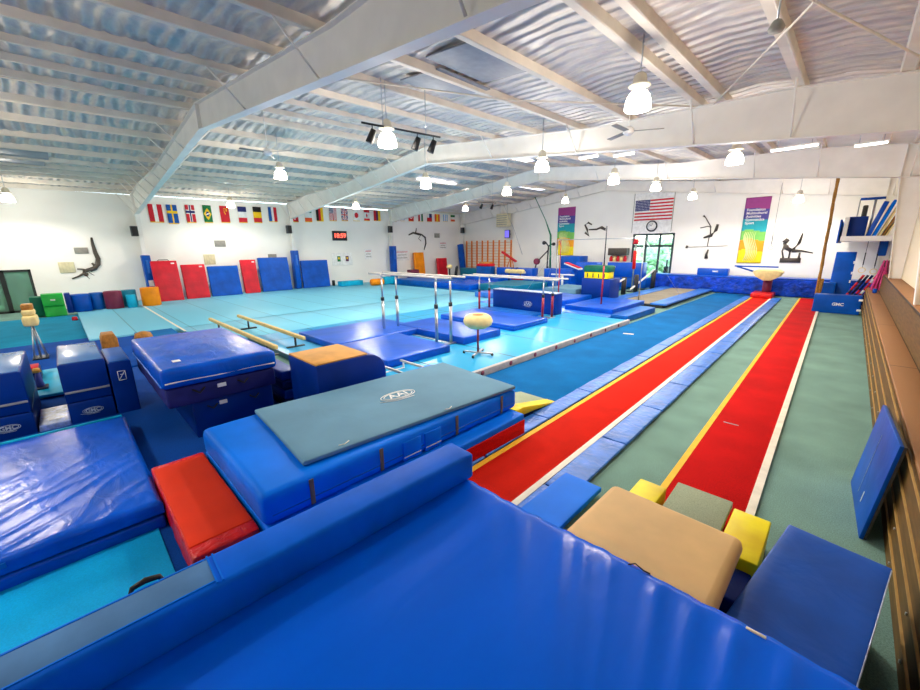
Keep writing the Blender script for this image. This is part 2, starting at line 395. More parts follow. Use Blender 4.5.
# far glass door
b = MB()
for x in (DX0 + .04, DX0 + .9, DX0 + 1.78, DX1 - .04): b.box((x, YF + .05, DZ / 2), (.13, .12, DZ), 'door_frame')
for z in (DZ - .04, 2.75, .04): b.box(((DX0 + DX1) / 2, YF + .05, z), (DX1 - DX0, .12, .14), 'door_frame')
d1 = struct(b, 'door_1')
for i, (xa, xb) in enumerate(((DX0 + .09, DX0 + .85), (DX0 + .95, DX0 + 1.73), (DX0 + 1.83, DX1 - .09))):
    for za, zb in ((.09, 2.7), (2.8, DZ - .09)):
        b = MB(); b.box(((xa + xb) / 2, YF + .05, (za + zb) / 2), (xb - xa, .012, zb - za), 'window_glass'); b.build('glass_pane', d1)
for x in (DX0 + 1.0, DX0 + 1.68): b = MB(); b.cyl((x, YF - .06, .9), (x, YF - .06, 1.4), .015, 'steel'); b.build('door_handle', d1)
# left glass door
b = MB()
for y in (-4.55, -2.75, -1.85, -.95): b.box((XL - .03, y, 1.0), (.12, .1 if y != -1.85 else .16, 2.0), 'frame_dark')
for z in (1.95, .05): b.box((XL - .03, -2.75, z), (.12, 3.7, .1), 'frame_dark')
d2 = struct(b, 'door_2')
for (ya, yb) in ((-4.5, -2.8), (-2.7, -1.93), (-1.77, -1.0)):
    b = MB(); b.box((XL - .05, (ya + yb) / 2, 1.0), (.012, yb - ya, 1.82), 'dark_glass'); b.build('glass_pane', d2)
# outside ground, planting beyond the glass doors
b = MB(); b.box((-18, 44, -.15), (60, 30, .1), 'grass'); tag(b.build('lawn'), 'green lawn outside the far glass doors', 'grass', kind='stuff')
b = MB(); b.box((-34, -2, -.15), (11.5, 14, .1), 'grass'); tag(b.build('lawn'), 'green ground outside the glass door on the left wall', 'grass', kind='stuff')
def bush(name, label, loc, sx, sy, h, n=260, seed=1):
    rnd = random.Random(seed); b = MB()
    for i in range(n):
        a = rnd.random() * 6.28; rr = rnd.random() ** .5; z = rnd.random()
        px, py, pz = math.cos(a) * rr * sx * (1 - .4 * z), math.sin(a) * rr * sy * (1 - .4 * z), .2 + z * h
        b2 = bmesh.new(); bmesh.ops.create_icosphere(b2, subdivisions=1, radius=.16 + rnd.random() * .2)
        b._add(b2, Matrix.Translation((px, py, pz)) @ Euler((rnd.random() * 3, rnd.random() * 3, 0)).to_matrix().to_4x4() @ Matrix.Diagonal((1, .7, .5, 1)), 'leaves')
    b.cyl((0, 0, -.1), (0, 0, h * .6), .06, 'wood_brown', n=8)
    one(b, name, label, 'bush', loc)
bush('shrub', 'leafy green shrub outside the far glass doors, left pane', (-11.0, 33.4, 0), 1.3, .9, 2.3, seed=2)
bush('shrub', 'leafy green shrub outside the far glass doors, right pane', (-9.0, 35.5, 0), 1.0, .9, 1.5, seed=3)
bush('hedge', 'tall pale green hedge filling the view through the far glass doors', (-11.5, 40, 0), 5.5, 1.2, 3.2, n=700, seed=9)
bush('shrub', 'leafy green shrub outside the glass door on the left wall', (-31.0, -2.2, 0), 1.2, 2.0, 1.7, seed=5)

# steel frames
FY = [-5.2, 3.5, 11.7, 20.0, 28.55]
for n_, y in enumerate(FY):
    b = MB(); k = b.mi('beam_white')
    N = 24; xs = [XL + .12 + (XR - XL - .24) * i / (2 * N) for i in range(2 * N + 1)]
    kneeL, kneeR = XL + .62, XR - .62
    # web of the rafter
    def quad(pts):
        f = b.bm.faces.new([b.bm.verts.new(p_) for p_ in pts]); f.material_index = k
    for i in range(2 * N):
        xa, xb = xs[i], xs[i + 1]
        for dy in (-.006, .006): quad([(xa, y + dy, low(xa, y)), (xb, y + dy, low(xb, y)), (xb, y + dy, topz(xb, y)), (xa, y + dy, topz(xa, y))])
        for fn, t in ((low, .0), (topz, -.02)):
            za, zb = fn(xa, y) + t, fn(xb, y) + t
            if fn is low and (xb <= kneeL or xa >= kneeR): continue
            vv = [(xa, y - .1, za), (xb, y - .1, zb), (xb, y + .1, zb), (xa, y + .1, za)]
            quad(vv); quad([(p_[0], p_[1], p_[2] + .02) for p_ in vv])
            for yy in (y - .1, y + .1): quad([(xa, yy, za), (xb, yy, zb), (xb, yy, zb + .02), (xa, yy, za + .02)])
    # columns
    for sg, xo, xk, xf in ((-1, XL + .02, kneeL, XL + .2), (1, XR - .02, kneeR, XR - .15)):
        zk = low(xk, y) + .01
        b.prism([(xo, 0), (xf, 0), (xk, zk), (xo, zk)] if sg < 0 else [(xf, 0), (xo, 0), (xo, zk), (xk, zk)], y - .006, y + .006, 'beam_white')
        d = Vector((xk - xf, 0, zk)); a_ = math.atan2(d.x, d.z)
        b.box(((xf + xk) / 2, y, zk / 2), (.02, .2, d.length), 'beam_white', rot=Euler((0, a_, 0)))
        # stiffeners at the knee
        b.box((xk, y, (zk + topz(xk, y)) / 2), (.02, .2, topz(xk, y) - zk), 'beam_white')
    b.box((XC, y, (low(XC, y) + topz(XC, y)) / 2), (.03, .2, topz(XC, y) - low(XC, y)), 'beam_white')
    fr = struct(b, 'trim_%d' % (n_ + 1))
    for q in PUR[2::2] + PUR[3::2]:
        idx = PUR.index(q) // 2
        if (idx % 2 and q > XC - 1) or n_ == 0: continue
        for s2 in ((-1, 1) if n_ < 4 else (-1,)):
            b = MB(); b.cyl((q, y + s2 * .06, low(q, y) + .04), (q, y + s2 * .72, topz(q, y) + .03), .02, 'beam_white', n=6); b.build('flange_brace', fr)

# ================================================================== FLOOR COVERINGS
SK = .0185
def strip(name, label, cat, x0, x1, y0, y1, z1, mat, slant=True, z0=0, parts=()):
    """long floor strip, x given at Y = 3"""
    t = thing(name, label, cat, ((x0 + x1) / 2, 3, 0), SK if slant else 0)
    b = MB(); b.box((0, (y0 + y1) / 2 - 3, (z0 + z1) / 2), (x1 - x0, y1 - y0, z1 - z0), mat, .004); b.build('carpet_surface', t)
    for (nm, a, c, mt) in parts:
        b = MB(); b.box(((a + c) / 2 - (x0 + x1) / 2, (y0 + y1) / 2 - 3, z1 + .002), (c - a, y1 - y0, .006), mt); b.build(nm, t)
    return t
b = MB(); b.box((-22.3, 9.0, .06), (11.2, 17.4, .12), 'floor_exercise', .01)
fx = thing('exercise_floor', 'large pale blue spring floor filling the left side of the gym', 'gym floor', (0, 0, 0))
b.build('carpet_surface', fx)
b = MB(); b.box((-15.0, 10.2, .06), (3.6, 15, .12), 'floor_exercise', .01); b.build('carpet_surface', fx)
b = MB(); b.box((-20.6, 2.7, .124), (9.5, .07, .006), 'white_tape'); b.build('boundary_line', fx)
b = MB(); b.box((-21, -3.0, .02), (7.2, 6.6, .04), 'teal_carpet', .01); one(b, 'floor_carpet', 'teal carpet strip in front of the left wall glass door', 'carpet')
b = MB(); b.box((-14.8, -1.6, .03), (5.2, 6.0, .06), 'navy_carpet', .01); one(b, 'floor_carpet', 'darker blue carpet behind the row of navy vault blocks', 'carpet')
b = MB(); b.box((-15.0, 1.95, .065), (3.7, 1.05, .13), 'blue_carpet', .01); one(b, 'floor_carpet', 'blue carpet runner at the near corner of the pale blue floor', 'carpet')
strip('runway_carpet', 'wide royal blue carpet lane beside the cyan deck', 'carpet', -5.4, -3.36, 2.5, 27.2, .02, 'blue_carpet', False)
b = MB(); b.box((0, 0, .01), (.32, .12, .01), 'white_tape', rz=.3); one(b, 'chalk_mark', 'small white chalk patch on the royal blue carpet lane', 'chalk', (-4.75, 12.6, .012))
strip('vault_runway', 'red carpet runway with yellow left edge and white right edge, left of the two', 'runway', -3.04, -2.2, 1.9, 26.2, .035, 'red_carpet', True, parts=(('yellow_edge', -3.06, -2.98, 'yellow_tape'), ('white_edge', -2.26, -2.18, 'white_tape')))
strip('vault_runway', 'deep red carpet runway nearest the bleachers', 'runway', -1.12, -.27, 2.6, 27.0, .035, 'red_carpet_deep', True, parts=(('yellow_edge', -1.14, -1.07, 'yellow_tape'), ('white_edge', -.33, -.25, 'white_tape')))
b = MB(); b.box((0, 0, 0), (.2, .022, .004), 'grey_plastic'); one(b, 'tape_mark', 'short grey tape mark across the deep red runway', 'tape', (-.93, 7.05, .039))
b = MB(); b.box((-7.1, .0, .012), (10.2, 5.0, .024), 'navy_carpet', .004); one(b, 'floor_carpet', 'dark blue carpet under the red mat and the navy blocks', 'carpet')
# light blue vinyl strips either side of the left runway, folding panels
for k_, (xa, xb, n2, lb) in enumerate(((-3.38, -3.07, 15, 'narrow light blue vinyl panel strip left of the left red runway'), (-2.16, -1.8, 15, 'narrow light blue vinyl panel strip right of the left red runway'))):
    t = thing('panel_strip', lb, 'mat', ((xa + xb) / 2, 3, 0), SK)
    L_ = 24.0 / n2
    for i in range(n2):
        b = MB(); b.pad((0, -1.0 + L_ * (i + .5), .046), (xb - xa, L_ - .02, .045), 'light_blue', .02, .01, 4, i, res=.15); b.build('panel', t)

# cyan deck
dk = thing('podium_deck', 'raised bright cyan panel deck under the parallel bars', 'platform', (0, 0, 0))
b = MB(); b.box((-9.3, 9.1, .07), (7.6, 10.6, .14), 'deck_panels', .008); b.build('deck_surface', dk)
b = MB(); b.box((-5.47, 9.1, .075), (.1, 10.6, .17), 'board_grey', .006); b.build('side_board', dk)
for i in range(8):
    b = MB(); y = 6.2 + i * 1.03; b.lathe([(.0, 0), (.058, 0), (.058, .012), (.0, .012)], 'maroon_vinyl', (-5.425, y, .09), 14, 'X'); b.build('red_dot', dk)
b = MB(); b.box((-9.7, 16.22, .07), (6.8, 3.58, .14), 'light_blue', .02); one(b, 'landing_area', 'pale blue matted area beyond the cyan deck', 'mat')
b = MB(); b.box((-19, 23.2, .06), (17.5, 10.3, .12), 'blue_carpet', .02); one(b, 'floor_carpet', 'blue carpeted far area in front of the wall bars', 'carpet')

# ================================================================== BLEACHERS
bl = thing('bleachers', 'folded brown bleacher seating along the right wall', 'bleachers', (0, 0, 0))
b = MB(); b.box((.70, 9.7, .46), (.05, 29.4, .92), 'bleacher_face'); b.build('front_face', bl)
for z in (.2, .42, .65, .9):
    b = MB(); b.box((.668, 9.7, z), (.016, 29.4, .012), 'piping_tan'); b.build('piping', bl)
b = MB(); b.box((.86, 9.7, .93), (.33, 29.4, .05), 'bleacher_seat', .008); b.build('seat_board', bl)
b = MB(); b.box((1.02, 9.7, 1.25), (.04, 29.4, .62), 'bleacher_face'); b.build('riser', bl)
b = MB(); b.box((1.175, 9.7, 1.58), (.33, 29.4, .06), 'bleacher_seat', .008); b.build('seat_board', bl)
for y in [i * 1.15 for i in range(1, 21)]:
    for dy, z in ((0, .1), (.2, .33)):
        b = MB(); b.cyl((.676, y + dy, z), (.664, y + dy, z), .012, 'steel', n=8); b.build('bolt', bl)

# ================================================================== FOREGROUND
# big draped blue mat
fm = thing('landing_mat_stack', 'huge glossy blue draped mat filling the bottom of the view', 'mat', (0, 0, 0))
bmx = MB(); k = bmx.mi('draped_blue'); nx, ny = 90, 80
FE = [(-2.3, 1.9), (-1.78, 1.9), (-1.4, 1.89), (-1.0, 1.91), (-.4, 1.928), (0, 1.93), (.36, 1.92)]
def far_y(x):
    for (xa, ya), (xb, yb2) in zip(FE, FE[1:]):
        if x <= xb: break
    t = (x - xa) / (xb - xa); t = t * t * (3 - 2 * t)
    return ya + (yb2 - ya) * t + .004 * math.sin(x * 31) + .003 * math.sin(x * 57)
def drape(u, v):
    x = -2.16 + 2.49 * u; yf = far_y(x); y = -1.3 + (yf + 1.3) * v
    d_ = yf - y
    fold = 0
    for (fx_, a_, w_, sl) in ((-1.55, .010, .05, .25), (-1.35, .014, .06, .3), (-1.28, .010, .05, .2), (-1.0, .016, .07, .35), (-.86, .014, .05, .1), (-.7, .012, .05, .4), (-.45, .016, .06, .25), (-.28, .014, .06, .1), (-.1, .02, .07, .2), (.1, .016, .06, .05)):
        xx = x - fx_ * (1 - .5 * d_); fold += a_ * 1.05 * math.exp(-(xx / (w_ * .5)) ** 2) * math.exp(-d_ / .5) * min(1, .08 + d_ / .14)
    z = 1.1 + fold + .012 * noise.noise(Vector((x * 2, y * 1.2, 1))) - .006 * max(0, (v - .985) / .015) ** 2
    return (x, y, z)
grid = [[bmx.bm.verts.new(drape(i / nx, (j / ny) ** .8)) for j in range(ny + 1)] for i in range(nx + 1)]
for i in range(nx):
    for j in range(ny):
        f = bmx.bm.faces.new([grid[i][j], grid[i + 1][j], grid[i + 1][j + 1], grid[i][j + 1]]); f.material_index = k; f.smooth = True
def skirt(row):
    low_ = [bmx.bm.verts.new((v.co.x, v.co.y, 0)) for v in row]
    for i in range(len(row) - 1):
        f = bmx.bm.faces.new([row[i], row[i + 1], low_[i + 1], low_[i]]); f.material_index = k
skirt([g_[-1] for g_ in grid]); skirt([g_[0] for g_ in grid]); skirt(grid[0]); skirt(grid[-1])
bmx.build('vinyl_cover', fm)
b = MB(); b.tube([(-.60, far_y(-.6) - .02, 1.1), (-.57, far_y(-.57) + .003, 1.108), (-.52, far_y(-.5) - .012, 1.104), (-.49, far_y(-.49), 1.098)], .004, 'black_rubber', 6)
b.build('webbing_handle', fm)
b = MB(); b.box((-.03, 1.905, 1.105), (.075, .014, .01), 'white_tape', .003, rz=.03); b.build('cover_tag', fm)
# bolster
bo = thing('bolster_mat', 'long blue bolster block lying along the left edge of the draped mat', 'mat', (-1.9, 1.95, 1.092), -.03)
b = MB(); b.pad((-.01, -1.5, .105), (.255, 3.0, .21), 'bolster_blue', .03, .003, 2, 5, res=.1); b.build('block_body', bo)
b = MB(); b.box((-.012, -2.35, .2105), (.17, 1.32, .004), 'bolster_suede', .001); b.build('suede_panel', bo)
for x in (-.103, .08):
    b = MB(); b.box((x, -2.35, .2125), (.008, 1.32, .004), 'bright_vinyl'); b.build('seam_piping', bo)
for y in (-1.665, -1.69): b = MB(); b.box((-.01, y, .2115), (.22, .008, .006), 'bright_vinyl'); b.build('seam_piping', bo)
b = MB(); b.tube([(-.14, -2.0, .165), (-.148, -1.98, .205), (-.15, -1.93, .215), (-.148, -1.88, .205), (-.14, -1.86, .165)], [.007, .012, .014, .012, .007], 'black_rubber', 8); b.build('carry_handle', bo)

# cyan mat panel, large shiny crash mats
b = MB(); b.box((-3.2, -.95, .02), (2.9, 2.4, .04), 'cyan_panel', .006); one(b, 'floor_mat', 'flat cyan mat panel between the draped mat and shiny blue crash mat', 'mat')
b = MB(); b.pad((-6.2, -1.15, .075), (3.14, 2.95, .15), 'royal_vinyl', .03, .01, 4, 3, res=.14); one(b, 'crash_mat', 'lower blue crash mat under the big shiny crinkled one', 'mat')
# upper crash mat with creased cover
def crinkle(x, y):
    q = Vector((x * 1.2, y * 1.2, 0)); s_ = noise.noise(Vector((x * 3.2 + y * 2.6, (y - x * .35) * .9, 1.7)))
    a = (1 - abs(s_)) ** 6 * .016
    return a * (.15 + 1.1 * max(0, min(1, (x + 6.7) / 1.8)))
mb_ = MB(); k = mb_.mi('shiny_blue'); nx, ny = 110, 110; X0, X1, Y0, Y1, ZT = -7.75, -4.66, -2.6, .33, .315
def edge(t, d_, r_=.05): return min(1, min(t, 1 - t) * d_ / r_)
rows = []
for i in range(nx + 1):
    row = []
    for j in range(ny + 1):
        u, v = i / nx, j / ny; x, y = X0 + (X1 - X0) * u, Y0 + (Y1 - Y0) * v
        e = min(edge(u, 3.1), edge(v, 2.9)); z = ZT - .035 * (1 - math.sin(e * math.pi / 2)) + crinkle(x, y) * e - .01
        row.append(mb_.bm.verts.new((x, y, z)))
    rows.append(row)
for i in range(nx):
    for j in range(ny):
        f = mb_.bm.faces.new([rows[i][j], rows[i + 1][j], rows[i + 1][j + 1], rows[i][j + 1]]); f.material_index = k; f.smooth = True
for row in ([r_[0] for r_ in rows], [r_[-1] for r_ in rows], rows[0], rows[-1]):
    lo = [mb_.bm.verts.new((v.co.x, v.co.y, .165)) for v in row]
    for i in range(len(row) - 1):
        f = mb_.bm.faces.new([row[i], row[i + 1], lo[i + 1], lo[i]]); f.material_index = k; f.smooth = True
cm = thing('crash_mat', 'big shiny crinkled blue crash mat at the left edge', 'mat', (0, 0, 0)); mb_.build('vinyl_cover', cm)
b = MB(); b.box((-4.655, -1.2, .25), (.012, .9, .05), 'mid_blue', .003); b.build('side_strap', cm)
b = MB(); b.box((-7.81, -1.15, .15), (.05, 2.9, .3), 'cyan_vinyl', .01); one(b, 'edge_pad', 'narrow cyan pad along the far side of the big shiny crash mat', 'mat')

# red folding mat
rm = thing('folding_mat', 'orange red floor mat with shiny crinkled red ends', 'mat', (-4.42, .605, 0), 0)
b = MB(); b.pad((0, 0, .18), (1.98, .53, .35), 'red_vinyl', .03, .008, 8, 2, res=.08); b.build('vinyl_body', rm)
b = MB(); b.pad((-.03, 0, .352), (1.72, .5, .02), 'orange_red', .008, .003, 4, 4, res=.08); b.build('top_panel', rm)

# thick mat pile in the middle
ug = thing('folding_mat', 'blue vaulting mat with red side panels under the large blue crash mat', 'mat', (0, 0, 0))
b = MB(); b.pad((-4.26, 2.72, .185), (2.26, 3.66, .35), 'bright_vinyl', .03, .006, 3, 6, res=.16); b.build('vinyl_body', ug)
b = MB(); b.box((-3.115, 3.72, .15), (.02, 1.6, .25), 'red_carpet_deep', .004); b.build('red_side', ug)
m1 = thing('crash_mat', 'large blue crash mat with rounded corners carrying the grey carpeted mat', 'mat', (-4.35, 2.76, .365))
b = MB(); b.pad((0, 0, .158), (2.0, 3.76, .315), 'bright_vinyl', .07, .006, 2, 1, .01, res=.1); b.build('vinyl_cover', m1)
b = MB(); b.box((1.0, 0, .10), (.012, 3.6, .012), 'mid_blue', .003); b.build('seam_piping', m1)
for y in (-1.42, -.62, .56, 1.5):
    b = MB(); b.box((1.004, y, .16), (.012, .045, .27), 'strap_brown', .003); b.build('velcro_strap', m1)
for y0, y1 in ((-.33, -.06), (.0, .27)):
    b = MB(); b.box((1.006, (y0 + y1) / 2, .13), (.02, y1 - y0, .24), 'bright_vinyl', .01)
    b.box((1.017, (y0 + y1) / 2, .06), (.006, y1 - y0 - .02, .012), 'white_tape'); b.build('vent_flap', m1)
gm = thing('carpeted_mat', 'grey blue carpeted mat with a white oval logo on top of the crash mat', 'mat', (-4.33, 3.04, .69), -.072)
b = MB(); b.pad((0, 0, .025), (1.76, 3.22, .05), 'grey_mat', .015, .004, 1.5, 7, res=.12); b.build('carpet_top', gm)
oval_logo('oval_logo', gm, (-.02, .08, .053), (0, 0, R(90)), .55, .26, 'AAI', 'white_plastic', .2)
for (x, y) in ((.8, -1.2), (.84, .25)):
    b = MB(); b.tube([(x, y, .051), (x + .02, y + .06, .053), (x - .02, y + .13, .052)], .006, 'white_tape', 5); b.build('scuff_mark', gm)

# pile of blue crash mats behind
b = MB(); b.pad((-7.8, 1.62, .3), (2.3, 1.15, .58), 'navy_vinyl', .03, .006, 3, 3, res=.2)
pb = thing('foam_block', 'navy foam block at the base of the crash mat pile', 'block'); b.build('vinyl_body', pb)
for y in (1.3, 1.9): b = MB(); b.tube([(-6.64, y - .07, .5), (-6.60, y, .45), (-6.64, y + .07, .5)], .012, 'black_rubber', 6); b.build('carry_handle', pb)
b = MB(); b.box((-6.645, 1.45, .5), (.01, .11, .06), 'white_plastic', .003); b.build('label_tag', pb)
pc = thing('crash_mat', 'violet navy mat in the middle of the crash mat pile', 'mat')
b = MB(); b.pad((-8.0, 1.5, .745), (2.86, 1.5, .3), 'deep_violet', .04, .01, 3, 9, res=.16); b.build('vinyl_cover', pc)
for y in (1.15, 1.75): b = MB(); b.tube([(-6.58, y - .08, .82), (-6.53, y, .76), (-6.58, y + .08, .82)], .014, 'black_rubber', 6); b.build('carry_handle', pc)
b = MB(); b.box((-6.565, 1.45, .8), (.01, .12, .06), 'white_plastic', .003); b.build('label_tag', pc)
pd = thing('crash_mat', 'puffy glossy blue crash mat on top of the pile', 'mat')
b = MB(); b.pad((-8.0, 1.5, 1.045), (2.95, 1.56, .29), 'shiny_blue', .06, .012, 2.4, 11, .035, res=.1); b.build('vinyl_cover', pd)
b = MB(); b.tube([(-6.53, .76 + i * .148, .985 + .006 * math.sin(i)) for i in range(11)], .012, 'white_tape', 6); b.build('white_piping', pd)
b = MB(); b.tube([(-9.4 + i * .28, .722, .93) for i in range(11)], .012, 'light_blue', 6); b.build('white_piping', pd)
b = MB(); b.box((-6.95, 1.0, 1.2), (.12, .1, .006), 'white_plastic', .002); b.build('label_tag', pd)
# folded panels between pile and vault trainer
for i in range(4):
    b = MB(); b.pad((-7.35 - .02 * i, 2.56, .13 + i * .17), (1.3, .3, .16), ('dark_navy', 'navy_vinyl')[i % 2], .03, .005, 4, i, res=.2)
    one(b, 'folded_mat', ['bottom', 'second', 'third', 'top'][i] + ' dark blue folded mat panel in the stack beside the brown topped trainer', 'mat', group='folded mat panels')

# brown topped vault trainer
vt = thing('vault_trainer', 'tall blue foam vault trainer with brown top and rounded right end', 'vault', (0, 0, 0))
prof = [(2.5, 0), (2.5, 1.06), (3.42, 1.06), (3.55, 1.03), (3.66, .96), (3.73, .86), (3.76, .72), (3.76, 0)]
b = MB(); b.prism(prof, -6.6, -5.55, 'navy_vinyl', 'X', .02); b.build('foam_body', vt)
b = MB(); b.box((-6.07, 2.96, 1.068), (1.0, .92, .03), 'tan_orange', .008); b.build('suede_top', vt)

# navy vault blocks row
def trainer(loc, w, h, label, group, cuts, mark=True, topmat='mid_blue', dep=1.85):
    t = thing('vault_block', label, 'block', loc, 0, group)
    zs = [0] + cuts + [h]
    for i in range(len(zs) - 1):
        b = MB(); b.pad((-dep / 2, 0, (zs[i] + zs[i + 1]) / 2), (dep, w, zs[i + 1] - zs[i] - .006), 'navy_vinyl', .02, .004, 3, i, res=.25); b.build('foam_section', t)
    b = MB(); b.box((-dep / 2, 0, h + .003), (dep - .06, w - .05, .012), topmat, .004); b.build('top_pad', t)
    if mark: oval_logo('oval_logo', t, (.008, 0, .2), (R(90), 0, R(90)), .26, .1, 'GMC', 'silver_mat', .085)
    return t
v1 = trainer((-8.75, 0, .0), .57, 1.04, 'navy foam block with grey band and oval mark, middle of the row of three', 'navy vault blocks', [.38], True, 'sheen_top_vinyl')
b = MB(); b.box((.004, 0, .56), (.012, .55, .035), 'grey_plastic', .002); b.build('grey_band', v1)
v2 = copy_thing(v1, (-8.75, -.96, 0), None, 'navy foam block with grey band cut by the left edge of the view', 'navy vault blocks')
v3 = trainer((-8.75, .46, 0), .31, .95, 'narrow navy foam block with a small square emblem, beside the crash mat pile', None, [], False, 'mid_blue', 1.4)
b = MB()
for (y0, z0, y1, z1) in ((-.05, .62, .05, .62), (-.05, .78, .05, .78), (-.05, .62, -.05, .78), (.05, .62, .05, .78), (-.05, .62, .05, .78), (-.02, .72, .03, .72)):
    b.cyl((.008, y0, z0), (.008, y1, z1), .005, 'white_plastic', n=6)
b.build('square_emblem', v3)
# carpet things between the blocks
b = MB(); b.box((-11.9, -.52, .09), (2.4, .5, .06), 'cyan_vinyl', .01); one(b, 'floor_mat', 'cyan mat seen between the two banded navy blocks', 'mat')
b = MB(); b.pad((-9.25, -.47, .06), (1.0, .37, .1), 'film_blue', .02, .012, 9, 3, res=.06); one(b, 'folded_plastic', 'crumpled silvery grey sheet between the two banded navy blocks', 'sheet')
# tan topped blocks behind
b = MB(); b.box((0, 0, .35), (.5, .42, .7), 'navy_vinyl', .02)
tb = thing('vault_block', 'small vault block with domed brown wooden top behind the narrow navy block', 'block', (-10.9, .55, 0)); b.build('foam_body', tb)
b = MB(); b.prism([(-.21, .7), (-.21, 1.02), (-.15, 1.12), (.15, 1.12), (.21, 1.02), (.21, .7)], -.3, .3, 'wood_brown', 'X', .01); b.build('wooden_top', tb); tb.scale = (.75, .62, 1); tb.location.x = -11.0; tb.location.y = .5
ms = thing('mushroom_trainer', 'small round tan mushroom trainer behind the crash mat pile', 'mushroom trainer', (-12.4, 1.22, .1)); ms.scale = (.6, .6, 1)
b = MB(); b.cyl((0, 0, 0), (0, 0, .5), .08, 'dark_steel'); b.build('pedestal', ms)
b = MB(); b.lathe([(.0, .46), (.2, .46), (.3, .52), (.32, .6), (.26, .7), (.1, .74), (.0, .74)], 'wood_brown'); b.build('padded_top', ms)
b = MB(); b.box((-12.4, -.85, .18), (.5, .4, .36), 'dark_navy', .03); b.box((-12.4, -.85, .375), (.46, .36, .03), 'wall_red', .01); one(b, 'foam_block', 'low dark block with reddish top behind the middle navy block', 'block')
b = MB(); b.box((0, 0, .02), (.3, .22, .04), 'ink', .01); b.tube([(0, 0, .02), (.02, 0, .22), (.0, .01, .36)], [.07, .05, .03], 'bag_blue', 10); b.lathe([(.0, .34), (.07, .34), (.05, .42), (0, .42)], 'tan_orange')
one(b, 'spray_bottle', 'blue bottle with tan cap on the cyan mat between navy blocks', 'bottle', (-11.3, -.66, .12))
# vaulting table at left
vl = thing('vault_table', 'old cream and brown vaulting horse on a metal stand near the left glass door', 'vault', (-15.0, -.72, .06)); vl.scale = (.75, .68, 1)
b = MB(); b.box((0, 0, .02), (.7, .45, .03), 'dark_steel', .006)
for sx in (-1, 1):
    b.cyl((0, 0, .95), (sx * .25, .18, .02), .022, 'steel', n=8); b.cyl((0, 0, .95), (sx * .25, -.18, .02), .022, 'steel', n=8)
b.cyl((0, 0, .03), (0, 0, 1.0), .035, 'steel', n=10); b.build('metal_stand', vl)
b = MB(); b.pad((0, 0, 1.02), (.75, .42, .26), 'foam_cream', .07, .004, 4, 2, res=.08); b.build('padded_body', vl)
b = MB(); b.pad((0, 0, 1.23), (.6, .36, .14), 'foam_cream', .05, .003, 4, 3, res=.08); b.build('padded_body', vl)
b = MB(); b.box((-.05, 0, 1.37), (.5, .32, .14), 'wood_brown', .03); b.build('wooden_top', vl)
b = MB(); b.lathe([(0, 0), (.1, 0), (.08, .13), (.03, .15), (0, .15)], 'wall_red'); one(b, 'marker_cone', 'small red marker at the near corner of the pale blue floor', 'cone', (-22.6, .15, .04))

# right foreground: beige trainer, yellow collar, blue block
be = thing('vault_trainer', 'beige suede topped vault table beside the far edge of the draped mat', 'vault', (-.69, 2.5, 0), -.02)
b = MB(); b.pad((0, .02, .74), (.95, 1.04, .14), 'tan_suede', .06, .003, 2, 3, .012, res=.05); b.build('suede_top', be)
b = MB(); b.box((0, .03, .36), (.82, .94, .6), 'dark_navy', .02); b.build('foam_body', be)
b = MB(); b.box((0, .03, .665), (.9, .98, .03), 'maroon_vinyl', .008); b.build('edge_band', be)
cl = thing('safety_collar', 'yellow cushioned collar mat on both sides of the sage springboard', 'mat', (0, 0, 0))
b = MB(); b.pad((-.27, 3.86, .15), (.29, .72, .3), 'yellow_vinyl', .015, .003, 4, 1, res=.1); b.build('yellow_arm', cl)
b = MB(); b.pad((-1.13, 3.8, .15), (.27, .62, .3), 'yellow_vinyl', .015, .003, 4, 2, res=.1); b.build('yellow_arm', cl)
b = MB(); b.box((-.7, 3.3, .1), (1.1, .4, .2), 'dark_navy', .02); b.build('rear_section', cl)
sb = thing('springboard', 'sage green topped springboard between the yellow pads', 'springboard', (-.69, 4.0, 0))
b = MB(); b.prism([(-.34, .22), (-.34, .27), (.3, .31), (.3, .24)], -.25, .25, 'sage_mat', 'X', .008); b.build('carpet_top', sb)
b = MB(); b.box((0, 0, .1), (.44, .6, .2), 'wood_brown', .01); b.build('wooden_base', sb)
bb = thing('foam_block', 'tall royal blue foam block beside the bleachers at the lower right', 'block', (.165, 2.93, 0), -.146)
b = MB(); b.pad((0, 0, .325), (.56, 1.46, .65), 'dark_blue_vinyl', .012, .003, 3, 4, res=.08); b.build('vinyl_body', bb)
b = MB(); b.tube([(.278, -.7, .647), (.28, 0, .649), (.278, .7, .647)], .004, 'silver_mat', 5); b.build('seam_piping', bb)
b = MB(); b.pad((-1.84, 2.95, .085), (.46, 1.95, .06), 'bright_vinyl', .015, .008, 5, 8, res=.08); one(b, 'wedge_mat', 'blue floor pad between the left runway and the beige vault table', 'mat')
# wedge at end of big mat
ww = thing('wedge_mat', 'low sage wedge mat with yellow edge at the end of the crash mats', 'mat', (0, 0, 0))
b = MB(); b.prism([(4.75, 0), (4.75, .24), (4.95, .25), (5.95, .04), (5.95, 0)], -4.2, -3.62, 'sage_mat', 'X', .004); b.build('wedge_body', ww)
b = MB(); b.prism([(4.75, .13), (4.75, .25), (4.95, .255), (5.95, .045), (5.95, .03), (5.3, .1)], -3.62, -3.42, 'yellow_vinyl', 'X', .004); b.build('yellow_edge', ww)
b = MB(); b.prism([(4.75, 0), (4.75, .12), (5.9, .02), (5.9, 0)], -3.61, -3.45, 'dark_navy', 'X', .003); b.build('dark_side', ww)
